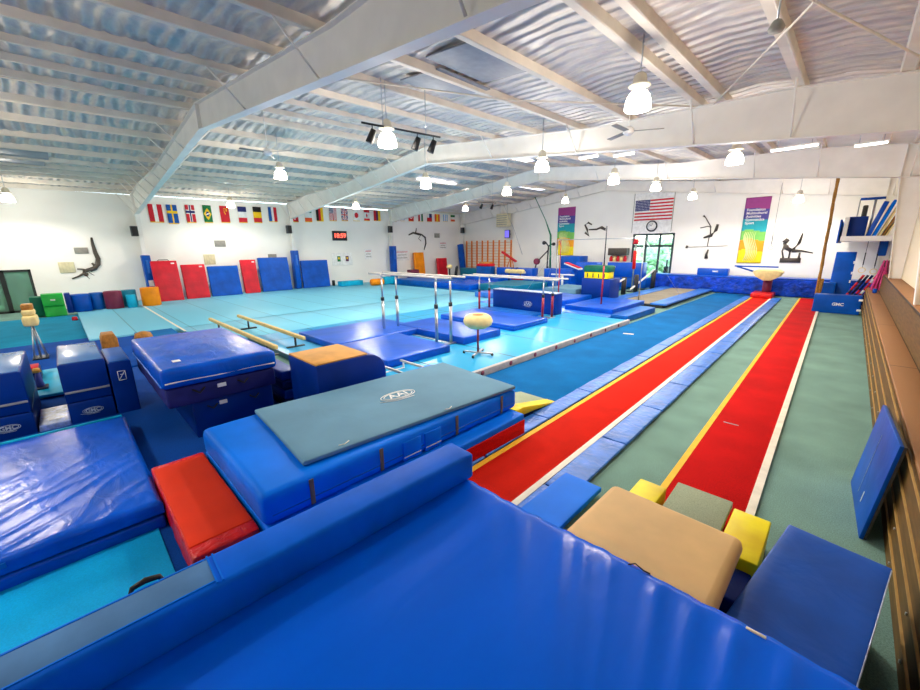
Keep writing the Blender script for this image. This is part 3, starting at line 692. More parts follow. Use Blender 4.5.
# leaning blue pad on bleachers
lp = bpy.data.objects.new('leaning_pad', None); C.objects.link(lp); tag(lp, 'thin blue pad with a brown edge leaning against the bleachers', 'mat')
lp.location = (.485, 5.63, .0); lp.rotation_euler = (0, R(5), .05)
b = MB(); b.box((0, 0, .515), (.03, 1.24, 1.03), 'dark_blue_vinyl', .004); b.build('blue_face', lp)
b = MB(); b.box((.026, 0, .515), (.022, 1.23, 1.02), 'bronze', .003); b.build('wooden_back', lp)
b = MB(); b.box((-.018, .1, .5), (.004, .006, .7), 'silver_mat'); b.box((-.018, -.15, .22), (.004, .02, .12), 'white_plastic'); b.build('scuff_mark', lp)

# ================================================================== MIDDLE: mats and apparatus on the deck
def mat(name, label, x0, x1, y0, y1, z0, z1, m_, cat='mat', group=None, seed=1, trim=None, wav=.008):
    t = thing(name, label, cat, ((x0 + x1) / 2, (y0 + y1) / 2, z0), 0, group)
    b = MB(); b.pad((0, 0, (z1 - z0) / 2), (x1 - x0, y1 - y0, z1 - z0), m_, .03, wav, 2.5, seed, .01, res=.22); b.build('vinyl_cover', t)
    if trim:
        b = MB(); b.box((0, 0, (z1 - z0) * .5), (x1 - x0 + .01, y1 - y0 + .01, .02), trim, .004); b.build('seam_piping', t)
    return t
mat('landing_mat', 'blue landing mat nearest the low balance beams', -11.75, -9.42, 4.85, 8.0, .14, .33, 'royal_vinyl', seed=2)
mat('landing_mat', 'glossy blue landing mat under the near side of the silver parallel bars', -9.38, -7.1, 4.85, 6.85, .14, .33, 'royal_vinyl', seed=3)
mat('landing_mat', 'blue landing mat beyond the silver parallel bars', -10.5, -7.35, 7.62, 9.25, .14, .35, 'royal_vinyl', seed=4)
mat('landing_mat', 'blue mat with white piping under the red post parallel bars', -10.9, -7.4, 10.0, 12.0, .14, .32, 'royal_vinyl', seed=5, trim='light_blue')
mat('landing_mat', 'lower blue mat against the long blue vault panel', -11.3, -8.4, 12.1, 13.3, .14, .24, 'mid_blue', seed=6)
mat('landing_mat', 'wide pale lit blue mat at the far end of the cyan deck', -8.55, -6.45, 15.2, 18.7, .14, .34, 'royal_vinyl', seed=7)
mat('folding_mat', 'folded blue mat beside the far end of the royal blue lane', -6.25, -5.6, 14.6, 17.6, .0, .24, 'mid_blue', seed=8)
lb = thing('vault_block', 'long blue foam block with pale top edge behind the red post bars', 'block', (-9.6, 13.75, .14))
b = MB(); b.pad((0, 0, .42), (3.2, .5, .84), 'navy_vinyl', .02, .004, 2, 2, res=.25); b.build('foam_body', lb)
b = MB(); b.box((0, 0, .85), (3.2, .5, .02), 'silver_mat', .005); b.build('pale_top', lb)
oval_logo('oval_logo', lb, (.3, -.26, .35), (R(90), 0, 0), .4, .2, 'AAI', 'silver_mat', .16)

# parallel bars
def pbars(name, label, xa, xb, ya, yb, zr, x0, x1, metal, base_z):
    t = thing(name, label, 'parallel bars', (0, 0, 0))
    for y in (ya, yb):
        b = MB(); b.box(((x0 + x1) / 2, y, zr), (x1 - x0, .05, .06), 'rail_wood', .02); b.build('rail', t)
        for x in (xa, xb):
            b = MB(); b.cyl((x, y, base_z), (x, y, zr * .62), .045, metal, n=12); b.cyl((x, y, zr * .6), (x, y, zr - .1), .028, 'steel', n=12)
            b.cyl((x, y, zr * .6), (x, y, zr * .6 + .1), .055, 'dark_steel', n=12); b.tube([(x, y, zr - .12), (x + .02, y, zr - .06), (x, y, zr - .02)], .03, 'steel', 8); b.build('post', t)
    for x in (xa, xb):
        b = MB(); b.box((x, (ya + yb) / 2, base_z + .02), (.14, abs(yb - ya) + .3, .05), 'steel', .015); b.build('base_rail', t)
    for y in (ya, yb):
        b = MB(); b.box(((xa + xb) / 2, y, base_z + .012), (abs(xb - xa), .08, .03), 'steel', .01); b.build('base_rail', t)
pbars('parallel_bars', 'tall silver post parallel bars over the blue mats on the cyan deck', -10.2, -7.72, 6.93, 7.47, 2.04, -10.9, -7.15, 'steel', .14)
pbars('parallel_bars', 'lower parallel bars on dark red posts further back on the deck', -10.95, -7.82, 12.3, 12.95, 1.64, -11.9, -7.2, 'red_metal', .14)
# low beams
def lowbeam(label, x0, x1, y, z):
    t = thing('balance_beam', label, 'balance beam', (0, 0, 0))
    b = MB(); b.box(((x0 + x1) / 2, y, z), (x1 - x0, .1, .1), 'beam_tan', .02); b.build('beam_body', t)
    for x in (x0 + 1.0, x1 - .6):
        b = MB(); b.cyl((x, y, z - .04), (x, y, .14), .03, 'dark_steel', n=8); b.box((x, y, .145), (.12, .5, .04), 'dark_steel', .01); b.build('leg', t)
lowbeam('low tan balance beam ending just above the crash mat pile', -15.6, -9.7, 3.42, .47)
lowbeam('low tan balance beam further from the crash mat pile', -15.6, -10.15, 4.32, .47)
# mushroom trainer
mu = thing('mushroom_trainer', 'tan mushroom pommel trainer on a red post with wheeled feet', 'mushroom trainer', (-6.4, 7.14, .14))
b = MB(); b.cyl((0, 0, .06), (0, 0, .72), .028, 'red_metal'); b.build('post', mu)
for i in range(4):
    a = i * math.pi / 2 + .4; b = MB(); b.box((.19 * math.cos(a), .19 * math.sin(a), .06), (.38, .05, .04), 'steel', .01, rz=a)
    b.lathe([(0, -.015), (.035, -.015), (.035, .015), (0, .015)], 'black_rubber', (.38 * math.cos(a), .38 * math.sin(a), .036), 12, 'X'); b.build('foot', mu)
b = MB(); b.lathe([(0, .7), (.22, .7), (.34, .78), (.37, .88), (.33, .98), (.24, 1.04), (.17, 1.03), (.15, 1.0), (0, 1.0)], 'foam_cream', n=28); b.build('padded_top', mu)
b = MB(); b.lathe([(0, 1.0), (.15, 1.0), (.13, 1.035), (0, 1.035)], 'wood_brown'); b.build('centre_disc', mu)
# small white low frame near grey mat
t = thing('floor_bar', 'low white floor bar between the trainer and the grey mat', 'bar', (-6.4, 4.6, .0))
for dy in (0, .55):
    b = MB(); b.box((0, dy, .3), (1.2, .05, .05), 'rail_wood', .01); b.build('rail', t)
for x in (-.5, .5):
    b = MB(); b.box((x, .27, .14), (.05, .6, .04), 'white_plastic', .008); b.cyl((x, 0, .0), (x, 0, .3), .02, 'white_plastic', n=8); b.cyl((x, .55, .0), (x, .55, .3), .02, 'white_plastic', n=8); b.build('leg', t)

# tumble track
tt = thing('tumbling_trampoline', 'long tan bed tumbling trampoline with light blue frame pads', 'trampoline', (0, 0, 0))
b = MB(); b.box((-7.05, 23.1, .16), (1.5, 8.0, .02), 'trampoline_bed'); b.build('jumping_bed', tt)
for (x, w) in ((-8.15, .7), (-5.95, .7)):
    b = MB(); b.pad((x, 23.1, .17), (w, 8.3, .08), 'light_blue', .02, .01, 3, 1, res=.3); b.build('frame_pad', tt)
b = MB(); b.box((-7.05, 23.1, .07), (2.6, 8.2, .14), 'dark_steel', .01); b.build('steel_frame', tt)

# ================================================================== FAR FIELD
def blk(name, label, x0, x1, y, dy, z0, z1, m_, cat='block', extra=None, bev=.03):
    t = thing(name, label, cat, ((x0 + x1) / 2, y, z0))
    b = MB(); b.box((0, dy / 2, (z1 - z0) / 2), (x1 - x0, dy, z1 - z0), m_, bev); b.build('vinyl_body', t)
    if extra:
        b = MB(); extra(b, x1 - x0, z1 - z0); b.build('white_mark', t)
    return t
def smallmark(b, w, h): b.box((.1 * w, -.006, h * .6), (.3, .01, .1), 'silver_mat', .004); b.box((.1 * w, -.01, h * .6), (.18, .01, .04), 'white_plastic')
blk('foam_block', 'blue box under the yellow and green vaulting box', -9.75, -8.25, 18.9, 1.2, .14, 1.2, 'navy_vinyl', extra=None)
yb = thing('vaulting_box', 'yellow vaulting box section with dark slots and green top', 'vaulting box', (-9.05, 19.35, 1.2))
b = MB(); b.box((0, 0, .16), (1.25, .7, .32), 'yellow_vinyl', .02); b.build('yellow_section', yb)
for x in (-.45, -.15, .15, .45): b = MB(); b.box((x, -.352, .15), (.05, .01, .2), 'ink'); b.build('slot', yb)
b = MB(); b.prism([(-.65, .32), (-.65, .58), (-.55, .64), (.55, .64), (.65, .58), (.65, .32)], -.38, .38, 'dark_green', 'Y', .01); b.build('green_top', yb)
blk('foam_block', 'large blue foam block stacked on top in front of the far glass door', -11.8, -9.45, 26.4, .8, .76, 1.7, 'royal_vinyl', extra=lambda b, w, h: b.box((-.3 * w, -.006, h * .7), (.22, .01, .1), 'silver_mat'))
blk('foam_block', 'large blue foam block on the floor in front of the far glass door', -11.9, -9.1, 26.2, 1.0, .12, .75, 'dark_blue_vinyl')
blk('foam_block', 'blue foam block with white mark in front of the wall bars', -20.7, -17.2, 25.4, .8, .12, 1.18, 'royal_vinyl', extra=lambda b, w, h: b.lathe([(0, -.01), (.1, -.01), (.1, .01), (0, .01)], 'white_plastic', (w * .3, -.01, h * .7), 14, 'Y'))
blk('foam_block', 'blue foam block with white mark left of the striped far banner', -14.9, -12.85, 23.4, .8, .12, 1.34, 'royal_vinyl', extra=smallmark)
blk('foam_block', 'teal foam block below the wall bars', -25.8, -23.3, 26.3, .9, .12, .95, 'teal_vinyl')
blk('crash_mat', 'blue crash mat piled highest under the striped far banner', -15.3, -13.75, 26.2, 1.2, .12, 2.1, 'dark_blue_vinyl', 'mat')
blk('crash_mat', 'blue crash mat standing beside the pile near the far banner', -13.6, -12.1, 25.4, .9, .12, 1.72, 'royal_vinyl', 'mat')
blk('crash_mat', 'dark red padded roll lying on the blue mats left of the balance beam', -16.7, -15.7, 22.0, .3, .58, .78, 'wall_red', 'mat', bev=.09)
# blue landing mats heap beyond the exercise floor
for (lbx, x0, x1, y0, y1, z1, mt, sd) in (
    ('long blue crash mat beyond the pale blue floor, leftmost', -25.2, -20.4, 18.2, 21.0, .5, 'mid_blue', 1),
    ('rumpled blue crash mat beyond the pale blue floor, second from left', -20.2, -17.2, 18.3, 21.4, .48, 'shiny_blue', 2),
    ('teal crash mat behind the red post bars', -17.0, -14.2, 19.0, 22.8, .5, 'teal_vinyl', 3),
    ('pale blue lit crash mat behind the long vault block', -14.6, -11.6, 16.0, 18.6, .42, 'light_blue', 4),
    ('dark teal crash mat beside the yellow and green box', -11.4, -9.0, 16.0, 18.6, .40, 'royal_vinyl', 5),
    ('light carpeted mat on the blue mats left of the yellow and green box', -12.0, -10.1, 19.0, 21.4, .58, 'grey_mat', 6),
    ('blue crash mat in front of the far wall bars', -22.6, -18.0, 22.2, 24.6, .6, 'royal_vinyl', 7),
    ('blue crash mat in front of the striped far banner', -16.9, -13.0, 23.0, 23.35, .55, 'mid_blue', 8)):
    mat('crash_mat', lbx, x0, x1, y0, y1, .14 if y0 < 17 else .12, z1, mt, seed=sd, wav=.03)
# uneven bars, high bar
hb = thing('uneven_bars', 'high bar on a thin red post with guy cables across the far hall', 'high bar', (0, 0, 0))
for x, y, z1 in ((-10.42, 17.8, 3.1), (-7.43, 16.3, 3.6)):
    b = MB(); b.cyl((x, y, .14), (x, y, z1 * .55), .035, 'red_metal', n=10); b.cyl((x, y, z1 * .55), (x, y, z1), .022, 'red_metal' if x < -9 else 'dark_steel', n=10); b.build('post', hb)
b = MB(); b.cyl((-11.9, 20.0, 3.15), (-7.2, 20, 3.15), .02, 'steel', n=8); b.build('rail', hb)
for x in (-11.9, -7.2): b = MB(); b.cyl((x, 20.0, .14), (x, 20, 3.15), .03, 'steel', n=8); b.build('post', hb)
for a_, c_ in (((-11.9, 20, 3.1), (-13.8, 22, .3)), ((-7.2, 20, 3.1), (-5.9, 22, .3)), ((-10.42, 17.8, 3.05), (-11.5, 16.1, .3))):
    b = MB(); b.cyl(a_, c_, .006, 'steel', n=5); b.build('guy_cable', hb)
# balance beam on black legs
be2 = thing('balance_beam', 'white topped balance beam on dark posts beside the tan trampoline', 'balance beam', (0, 0, 0))
for (xa, ya, za, xb, yb_, zb) in ((-9.1, 19.3, .3, -8.75, 22.0, 1.05), (-8.75, 22.9, .35, -8.62, 26.0, 1.3)):
    b = MB(); b.tube([(xa, ya, za), (xb, yb_, zb)], .055, 'white_paint', 8); b.build('diagonal_strut', be2)
for (x, y, z1) in ((-8.98, 19.4, 1.0), (-8.8, 22.0, 1.1), (-8.7, 23.5, 1.15), (-8.6, 26.0, 1.3)):
    b = MB(); b.cyl((x, y, .14), (x, y, z1), .13, 'dark_steel', n=10); b.build('padded_post', be2)
b = MB(); b.cyl((-12.65, 22, .2), (-12.65, 22, 1.05), .07, 'white_paint', n=8); b.box((-12.65, 22, 1.08), (1.6, .1, .08), 'white_paint', .02); one(b, 'beam_post', 'white T shaped stand left of the yellow and green box', 'stand')
# pommel horse and small red shape
ph = thing('pommel_horse', 'cream topped pommel horse by the dark stand in the far middle', 'pommel horse', (-17.0, 22.9, .12))
b = MB(); b.pad((0, 0, .98), (1.6, .36, .3), 'foam_cream', .1, .003, 3, 2, res=.12); b.build('padded_body', ph)
for x in (-.2, .2): b = MB(); b.tube([(x, -.12, 1.12), (x, -.1, 1.24), (x, .1, 1.24), (x, .12, 1.12)], .02, 'dark_steel', 8); b.build('pommel', ph)
for x in (-.5, .5):
    b = MB(); b.cyl((x, 0, .0), (x, 0, .85), .05, 'dark_steel', n=10); b.build('leg', ph)
b = MB(); b.lathe([(0, 1.0), (.16, 1.0), (.24, 1.1), (.22, 1.24), (.1, 1.32), (0, 1.32)], 'foam_cream'); b.cyl((0, 0, 0), (0, 0, 1.02), .07, 'dark_steel', n=10); b.cyl((0, 0, 0), (0, 0, .05), .25, 'dark_steel'); one(b, 'mushroom_trainer', 'cream mushroom trainer on a dark post near the far orange mat', 'mushroom trainer', (-23.4, 22.6, .12))
b = MB(); b.tube([(-.1, 0, 0), (-.05, 0, .5), (.05, 0, 1.0), (.1, 0, 1.12)], [.14, .13, .12, .05], 'dark_steel', 10); one(b, 'padded_post', 'short dark padded post beside the far red mat', 'post', (-24.6, 24.6, .12))
# red exercise machine parts and rings tower
t = thing('spotting_rig', 'dark exercise machine with a red wheel near the wall bars', 'machine', (-17.0, 26.4, .12))
b = MB(); b.lathe([(0, -.12), (.2, -.12), (.24, -.1), (.24, .1), (.2, .12), (0, .12)], 'maroon_vinyl', (-.5, 0, 1.55), 20, 'Y'); b.build('round_pad', t)
b = MB()
for (p_, q_) in (((-.9, 0, 0), (-.5, 0, 1.5)), ((.4, 0, 0), (.5, 0, 2.7)), ((-.5, 0, 1.5), (.5, 0, 2.4)), ((.5, 0, 2.7), (.1, .2, 3.0)), ((.5, 0, 2.7), (.95, -.1, 2.9)), ((.9, 0, 0), (.5, 0, 1.2))): b.cyl(p_, q_, .05, 'dark_steel', n=8)
b.build('metal_frame', t)
b = MB(); b.lathe([(0, -.05), (.14, -.05), (.14, .05), (0, .05)], 'dark_steel', (.1, 0, 2.95), 14, 'Y'); b.lathe([(0, -.05), (.12, -.05), (.12, .05), (0, .05)], 'dark_steel', (.95, 0, 2.85), 14, 'Y'); b.build('pulley', t)
blk('foam_block', 'blue foam block carrying the red and orange padded ring', -22.7, -21.1, 25.1, .6, .12, 1.24, 'mid_blue')
# red and white folded flag-like mat on the blue blocks
b = MB(); b.box((0, 0, 0), (1.2, .5, .1), 'flag_white', .03, rot=Euler((0, R(18), 0))); b.box((0, -.02, .07), (1.1, .45, .05), 'flag_red', .02, rot=Euler((0, R(18), 0)))
one(b, 'folded_cover', 'pink and white folded cover lying on blue blocks under the far banner', 'cover', (-13.1, 24.1, 1.5))
b = MB(); b.pad((0, 0, 0), (1.5, .7, .22), 'wall_red', .08, .03, 4, 3, res=.12); b.pad((0, 0, .17), (1.1, .5, .12), 'tan_orange', .05, .02, 4, 3, res=.12)
one(b, 'foam_dome', 'red and orange padded ring on the teal block below the wall bars', 'pad', (-21.9, 25.4, 1.35))
b = MB(); b.box((0, 0, 0), (1.7, .3, .14), 'flag_red', .05, rot=Euler((0, R(28), 0))); b.cyl((-.6, 0, -1.88), (.2, 0, .05), .04, 'wallbar_orange', n=8); b.cyl((.7, 0, -1.88), (.3, 0, .0), .04, 'wallbar_orange', n=8)
one(b, 'slide_ramp', 'small red tilted ramp leaning at the right end of the wall bars', 'ramp', (-20.6, 26.9, 2.0))
# brown trophies shelf / vaulting bar rack left of far door
t = thing('wall_rack', 'dark brown shelf unit with red items below it left of the far door', 'shelf', (-11.95, 28.4, 1.5))
b = MB(); b.box((0, 0, .88), (1.35, .5, .5), 'bronze', .02); b.build('shelf_body', t)
for i, mt in enumerate(('flag_red', 'foam_cream', 'flag_red', 'foam_cream', 'flag_red')): b = MB(); b.lathe([(0, 0), (.11, 0), (.13, .2), (.06, .4), (0, .4)], mt, (-.5 + i * .25, 0, .2)); b.build('trophy', t)
b = MB(); b.box((0, 0, -.65), (1.4, .5, 1.65), 'white_paint', .02); b.build('cabinet_base', t)
b = MB(); b.box((0, .0, .35), (.3, .2, .06), 'flag_red', .02); b.lathe([(0, 0), (.14, 0), (.14, .3), (0, .3)], 'flag_red', (0, 0, .28), 12); b.cyl((0, 0, -2.6), (0, 0, .3), .05, 'steel', n=8); b.cyl((0, 0, -2.6), (0, 0, -2.56), .3, 'dark_steel'); b.cyl((0, 0, -1.2), (0, 0, -.1), .1, 'red_vinyl', n=10)
one(b, 'punching_stand', 'red topped stand in front of the far glass door', 'stand', (-9.45, 24.9, 2.6), 0)
# bleed: small furniture behind glass: exercise machine silhouettes
b = MB(); b.cyl((0, 0, 0), (0, 0, 1.9), .06, 'dark_steel', n=8); b.box((0, 0, 1.1), (.3, .3, .7), 'dark_steel', .05); b.box((0, 0, .25), (1.2, .5, .5), 'dark_steel', .1); b.cyl((.4, 0, 0), (.4, 0, 2.4), .04, 'white_paint', n=8)
one(b, 'weight_machine', 'dark exercise machine behind the right pane of the far glass door', 'machine', (-9.2, 30.2, -.1))

# pit padding along the far wall
pp = thing('foam_pit', 'long crumpled blue padded pit edge in front of the far wall', 'foam pit', (0, 0, 0))
b = MB(); b.pad((-4.0, 27.75, .47), (10.6, .7, .9), 'pit_blue', .05, .05, 3, 2, .0, res=.18); b.build('padded_wall', pp)
b = MB(); b.box((-4.0, 28.0, .95), (10.6, 1.2, .08), 'royal_vinyl', .03); b.build('top_cap', pp)
blk('foam_block', 'blue block with small white mark on the far pit edge', -6.65, -5.05, 27.7, .5, .99, 1.4, 'royal_vinyl', extra=smallmark)
# vault with red base
va = thing('vault_table', 'cream vaulting table with red column at the end of the left runway', 'vault', (-3.0, 26.6, 0))
b = MB(); b.prism([(-.65, 1.38), (-.5, 1.46), (.45, 1.46), (.62, 1.36), (.5, 1.12), (.2, .93), (-.15, .92), (-.5, 1.12)], -.5, .5, 'foam_cream', 'Y', .03); b.build('padded_top', va)
b = MB(); b.cyl((.03, 0, .1), (.03, 0, .95), .2, 'maroon_vinyl', n=20); b.build('red_column', va)
b = MB(); b.pad((-.05, -.35, .16), (.95, 1.1, .28), 'red_vinyl', .06, .02, 4, 2, res=.12); b.build('base_pad', va)
b = MB(); b.cyl((-1.6, .2, 1.62), (.35, .2, 1.6), .04, 'royal_vinyl', n=8); b.cyl((-1.5, .2, 1.6), (-.55, .2, 1.3), .045, 'dark_blue_vinyl', n=8); b.build('swing_arm', va)
# climbing rope
cr = thing('climbing_rope', 'thick brown climbing rope hanging near the blue mats at the far right', 'rope', (0, 0, 0))
pts = [(-.98 + .1 * (1 - i / 20) - .008 * math.sin(i), 25.0 - .02 * i, .35 + i * (roof(-.98, 24.8) - .33) / 20) for i in range(21)]
b = MB(); b.tube(pts, [.055 + .012 * (i % 2) for i in range(21)], 'rope_brown', 10); b.build('rope_body', cr)
b = MB(); b.tube([(-.84, 25.05, .42), (-.8, 25, .6), (-.78, 24.95, 1.2)], .07, 'rope_brown', 8); b.build('rope_tail', cr)
# far right mats
t = thing('folding_mat', 'tall blue mat leaning upright on the far wall near the rope', 'mat', (-.18, 26.6, .1), rot=(R(-6), 0, 0))
b = MB(); b.pad((0, 0, 1.15), (.72, .14, 2.3), 'dark_blue_vinyl', .03, .005, 3, 1, res=.2); b.build('vinyl_cover', t)
for z in (.9, 1.3, 1.8): b = MB(); b.box((.33, -.075, z), (.05, .01, .12), 'white_plastic'); b.build('velcro_tab', t)
t = thing('foam_block', 'wide blue foam block at the end of the deep red runway', 'block', (-.12, 22.0, 0), 0)
b = MB(); b.pad((0, .3, .38), (1.42, .6, .74), 'dark_blue_vinyl', .025, .004, 3, 3, res=.2); b.build('vinyl_body', t)
letters('GMC', .16, 'white_plastic', 'white_logo', t, (.05, -.006, .38), (R(90), 0, 0), .003, bold=.004)
for z in (.2, .6): b = MB(); b.box((.68, -.01, z), (.12, .02, .08), 'white_plastic', .005); b.build('velcro_tab', t)
blk('foam_block', 'blue foam block below the rope and beside the pit edge', -.95, -.3, 26.0, .6, 0, .95, 'dark_blue_vinyl')
# striped stack of bars
for i in range(5):
    b = MB(); x = .1 + i * .13
    for j in range(6):
        f0, f1 = j / 6, (j + 1) / 6
        b.cyl((x + .42 * f0, 24.0, .52 + .95 * f0), (x + .42 * f1, 24.0, .52 + .95 * f1), .045, [('flag_red', 'ink'), ('ink', 'dark_navy'), ('dark_navy', 'flag_red'), ('flag_red', 'flag_white'), ('ink', 'flag_red')][i][1 if j % 3 == 1 else 0], n=8)
    one(b, 'striped_bar', ['first', 'second', 'third', 'fourth', 'fifth'][i] + ' from left of the slanted red and dark bars by the bleacher end', 'bar', group='striped bars by the bleachers')
b = MB(); b.box((.42, 24.0, .27), (.62, .4, .54), 'dark_navy', .02); one(b, 'storage_crate', 'dark crate under the striped bars by the bleacher end', 'crate')
pk = thing('tinsel_streamers', 'bright pink streamers draped over the far end of the bleachers', 'streamers', (.98, 22.4, .96))
rnd = random.Random(8)
for i in range(26):
    a = rnd.random() * 6.28; r_ = .06 + .22 * rnd.random(); hgt = .6 + rnd.random() * .5
    b = MB(); b.tube([(math.cos(a) * r_, math.sin(a) * r_ * 1.2, .04 + .02 * rnd.random()), (math.cos(a) * r_ * .7, math.sin(a) * r_ * .7, hgt * .5), (math.cos(a) * .04, math.sin(a) * .05, hgt + .1)], [.035, .028, .015], 'pink_tinsel', 5); b.build('streamer', pk)
b = MB(); b.box((1.12, 23.3, 1.55), (.34, .7, 1.1), 'maroon_vinyl', .03); one(b, 'foam_mat', 'dark red padded panel standing behind the pink streamers', 'pad', (0, 0, .0))
b = MB(); b.box((.85, 21.5, 1.04), (.12, .2, .16), 'royal_vinyl', .02); one(b, 'water_carton', 'small blue box on the front bleacher seat', 'box')
# mezzanine storage platform
mz = thing('storage_platform', 'white storage platform high in the far right corner', 'platform', (0, 0, 0))
b = MB(); b.box((.46, 25.2, 2.96), (1.76, 6.6, .2), 'white_paint', .01); b.build('floor_slab', mz)
b = MB(); b.box((-.34, 25.2, 3.42), (.12, 6.6, .74), 'white_paint', .01); b.build('side_board', mz)
b = MB(); b.box((-.5, 25.2, 3.25), (.05, 6.4, .9), 'dark_blue_vinyl', .01); b.build('blue_pad', mz)
b = MB(); b.box((1.2, 21.95, 1.45), (.08, .08, 2.8), 'white_paint'); b.build('corner_post', mz)
for i, (mt, x, w, h, ang) in enumerate((('navy_vinyl', .25, .55, .75, 0), ('royal_vinyl', .62, .14, 1.3, 22), ('bright_vinyl', .78, .1, 1.35, 26), ('foam_cream', .92, .06, 1.2, 28), ('wood_brown', 1.02, .05, 1.1, 30), ('foam_cream', 1.1, .05, .9, 32))):
    b = MB(); b.box((0, 0, h / 2), (w, 1.2, h), mt, .02)
    one(b, 'stored_mat', ['low navy bundle', 'dark blue leaning mat', 'bright blue leaning mat', 'left cream leaning board', 'brown leaning board', 'short cream leaning board'][i] + ' on the high storage platform', 'mat', (x - .28, 23.1, 3.06), group=None, rot=(0, R(ang * .6), 0))
b = MB(); b.cyl((-.1, 23.8, 4.55), (.62, 23.8, 4.55), .05, 'dark_blue_vinyl', n=8); b.cyl((.35, 23.8, 3.05), (.35, 23.8, 4.55), .04, 'steel', n=8); b.box((.1, 23.8, 4.0), (.16, .2, .6), 'bronze', .04); b.cyl((-.1, 23.8, 3.05), (-.1, 23.8, 4.55), .02, 'steel', n=8); one(b, 'equipment_rack', 'blue topped rack with dark bundle standing on the high platform', 'rack')
b = MB(); b.box((.85, 23.2, 2.6), (.25, .3, .62), 'dark_blue_vinyl', .04); one(b, 'hanging_bag', 'dark blue bag hanging under the storage platform', 'bag')
# hanging rings
def rings(label, x, y, ztop, zr, r_=.1):
    t = thing('gymnastic_ring', label, 'gymnastic ring', (x, y, 0))
    b = MB(); b.cyl((0, 0, zr + r_), (0, 0, ztop), .008, 'dark_steel', n=6); b.box((0, 0, zr + r_ + .35), (.035, .01, .5), 'black_rubber'); b.build('strap', t)
    b = MB(); N = 24; b.tube([(r_ * math.cos(2 * math.pi * i / N), 0, zr + r_ * math.sin(2 * math.pi * i / N)) for i in range(N + 1)], .014, 'foam_cream', 8); b.build('ring', t)
rings('gymnastic ring hanging under the storage platform, left of the two', .4, 23.0, 2.9, 1.72)
rings('gymnastic ring hanging under the storage platform, right of the two', .74, 23.0, 2.9, 1.68)
rings('gymnastic ring hanging beside the right multicoloured banner', -3.3, 28.3, 6.0, 2.6)

# ================================================================== WALL DISPLAY
def cells(name, label, cat, w, h, nx, ny, fn, loc, face, group=None, wave=.015, parts=None):
    """thin cloth / board with a colour function fn(u,v)->material; face 'X' looks +X (left wall), 'Y' looks -Y (far wall)"""
    b = MB(); V = {}
    for side in (0, 1):
        for i in range(nx + 1):
            for j in range(ny + 1):
                u, v = i / nx, j / ny; d = wave * math.sin(u * 9 + v * 2 + loc[1]) * (1 - v * .5) + (.006 if side else -.006)
                V[side, i, j] = b.bm.verts.new((d, u * w, v * h) if face == 'X' else (u * w, -d, v * h))
    for i in range(nx):
        for j in range(ny):
            k = b.mi(fn((i + .5) / nx, (j + .5) / ny))
            for side in (0, 1):
                f = b.bm.faces.new([V[side, i, j], V[side, i + 1, j], V[side, i + 1, j + 1], V[side, i, j + 1]]); f.material_index = k; f.smooth = True
    k = b.mi('flag_yellow' if cat == 'flag' else 'white_plastic')
    rim = [(i, 0) for i in range(nx)] + [(nx, j) for j in range(ny)] + [(i, ny) for i in range(nx, 0, -1)] + [(0, j) for j in range(ny, 0, -1)]
    for q in range(len(rim)):
        a, c = rim[q], rim[(q + 1) % len(rim)]
        f = b.bm.faces.new([V[0, a[0], a[1]], V[0, c[0], c[1]], V[1, c[0], c[1]], V[1, a[0], a[1]]]); f.material_index = k
    return one(b, name, label, cat, loc, 0, group)
Rr, Wh, Bl, Nv, Ye, Gr, Bk, Og, Sk, Pu = 'flag_red', 'flag_white', 'flag_blue', 'flag_navy', 'flag_yellow', 'flag_green', 'flag_black', 'flag_orange', 'flag_sky', 'flag_purple'
def v3c(a, b_, c): return lambda u, v: a if u < 1 / 3 else b_ if u < 2 / 3 else c
def h3c(a, b_, c): return lambda u, v: c if v < 1 / 3 else b_ if v < 2 / 3 else a
def fringe(fn): return lambda u, v: Ye if v < .05 else fn(u, v)
def cross(bg, c1, c2=None):
    def f(u, v):
        if abs(u - .5) < .07 or abs(v - .6) < .06: return c2 if c2 else c1
        if c2 and (abs(u - .5) < .14 or abs(v - .6) < .11): return c1
        return bg
    return f
def brazil(u, v):
    d = abs(u - .5) / .42 + abs(v - .5) / .36
    if ((u - .5) / .2) ** 2 + ((v - .5) / .15) ** 2 < 1: return Wh if abs(v - .5 - (u - .5) * .2) < .03 else Nv
    return Ye if d < 1 else Gr
def china(u, v): return Ye if ((u - .72) ** 2 + (v - .78) ** 2 < .008 or any((u - a) ** 2 + (v - c) ** 2 < .0018 for a, c in ((.5, .86), (.45, .75), (.48, .63), (.56, .55)))) else Rr
def usa_v(u, v):
    if v > .6 and u < .55: return Wh if (int(u * 20) + int(v * 24)) % 3 == 0 else Nv
    return Rr if int(u * 13) % 2 == 0 else Wh
def uk(u, v):
    if abs(u - .5) < .08 or abs(v - .5) < .06: return Rr
    if abs(u - .5) < .15 or abs(v - .5) < .11: return Wh
    if abs(abs(u - .5) - abs(v - .5)) < .06: return Rr
    if abs(abs(u - .5) - abs(v - .5)) < .13: return Wh
    return Nv
def japan(u, v): return Rr if ((u - .5) / .3) ** 2 + ((v - .5) / .22) ** 2 < 1 else Wh
def canada(u, v):
    if v > .75 or v < .25: return Rr
    return Rr if abs(u - .5) / .2 + abs(v - .5) / .16 < 1 or (abs(u - .5) < .04 and abs(v - .5) < .2) else Wh
def turkey(u, v): return Wh if (((u - .5) / .28) ** 2 + ((v - .5) / .2) ** 2 < 1 and ((u - .5) / .22) ** 2 + ((v - .56) / .16) ** 2 > 1) else Rr
def chile(u, v): return Nv if (v > .5 and u > .45) else Wh if v > .5 else Rr
def swiss(u, v): return Wh if (abs(u - .5) < .1 and abs(v - .45) < .25) or (abs(v - .45) < .09 and abs(u - .5) < .3) else Rr
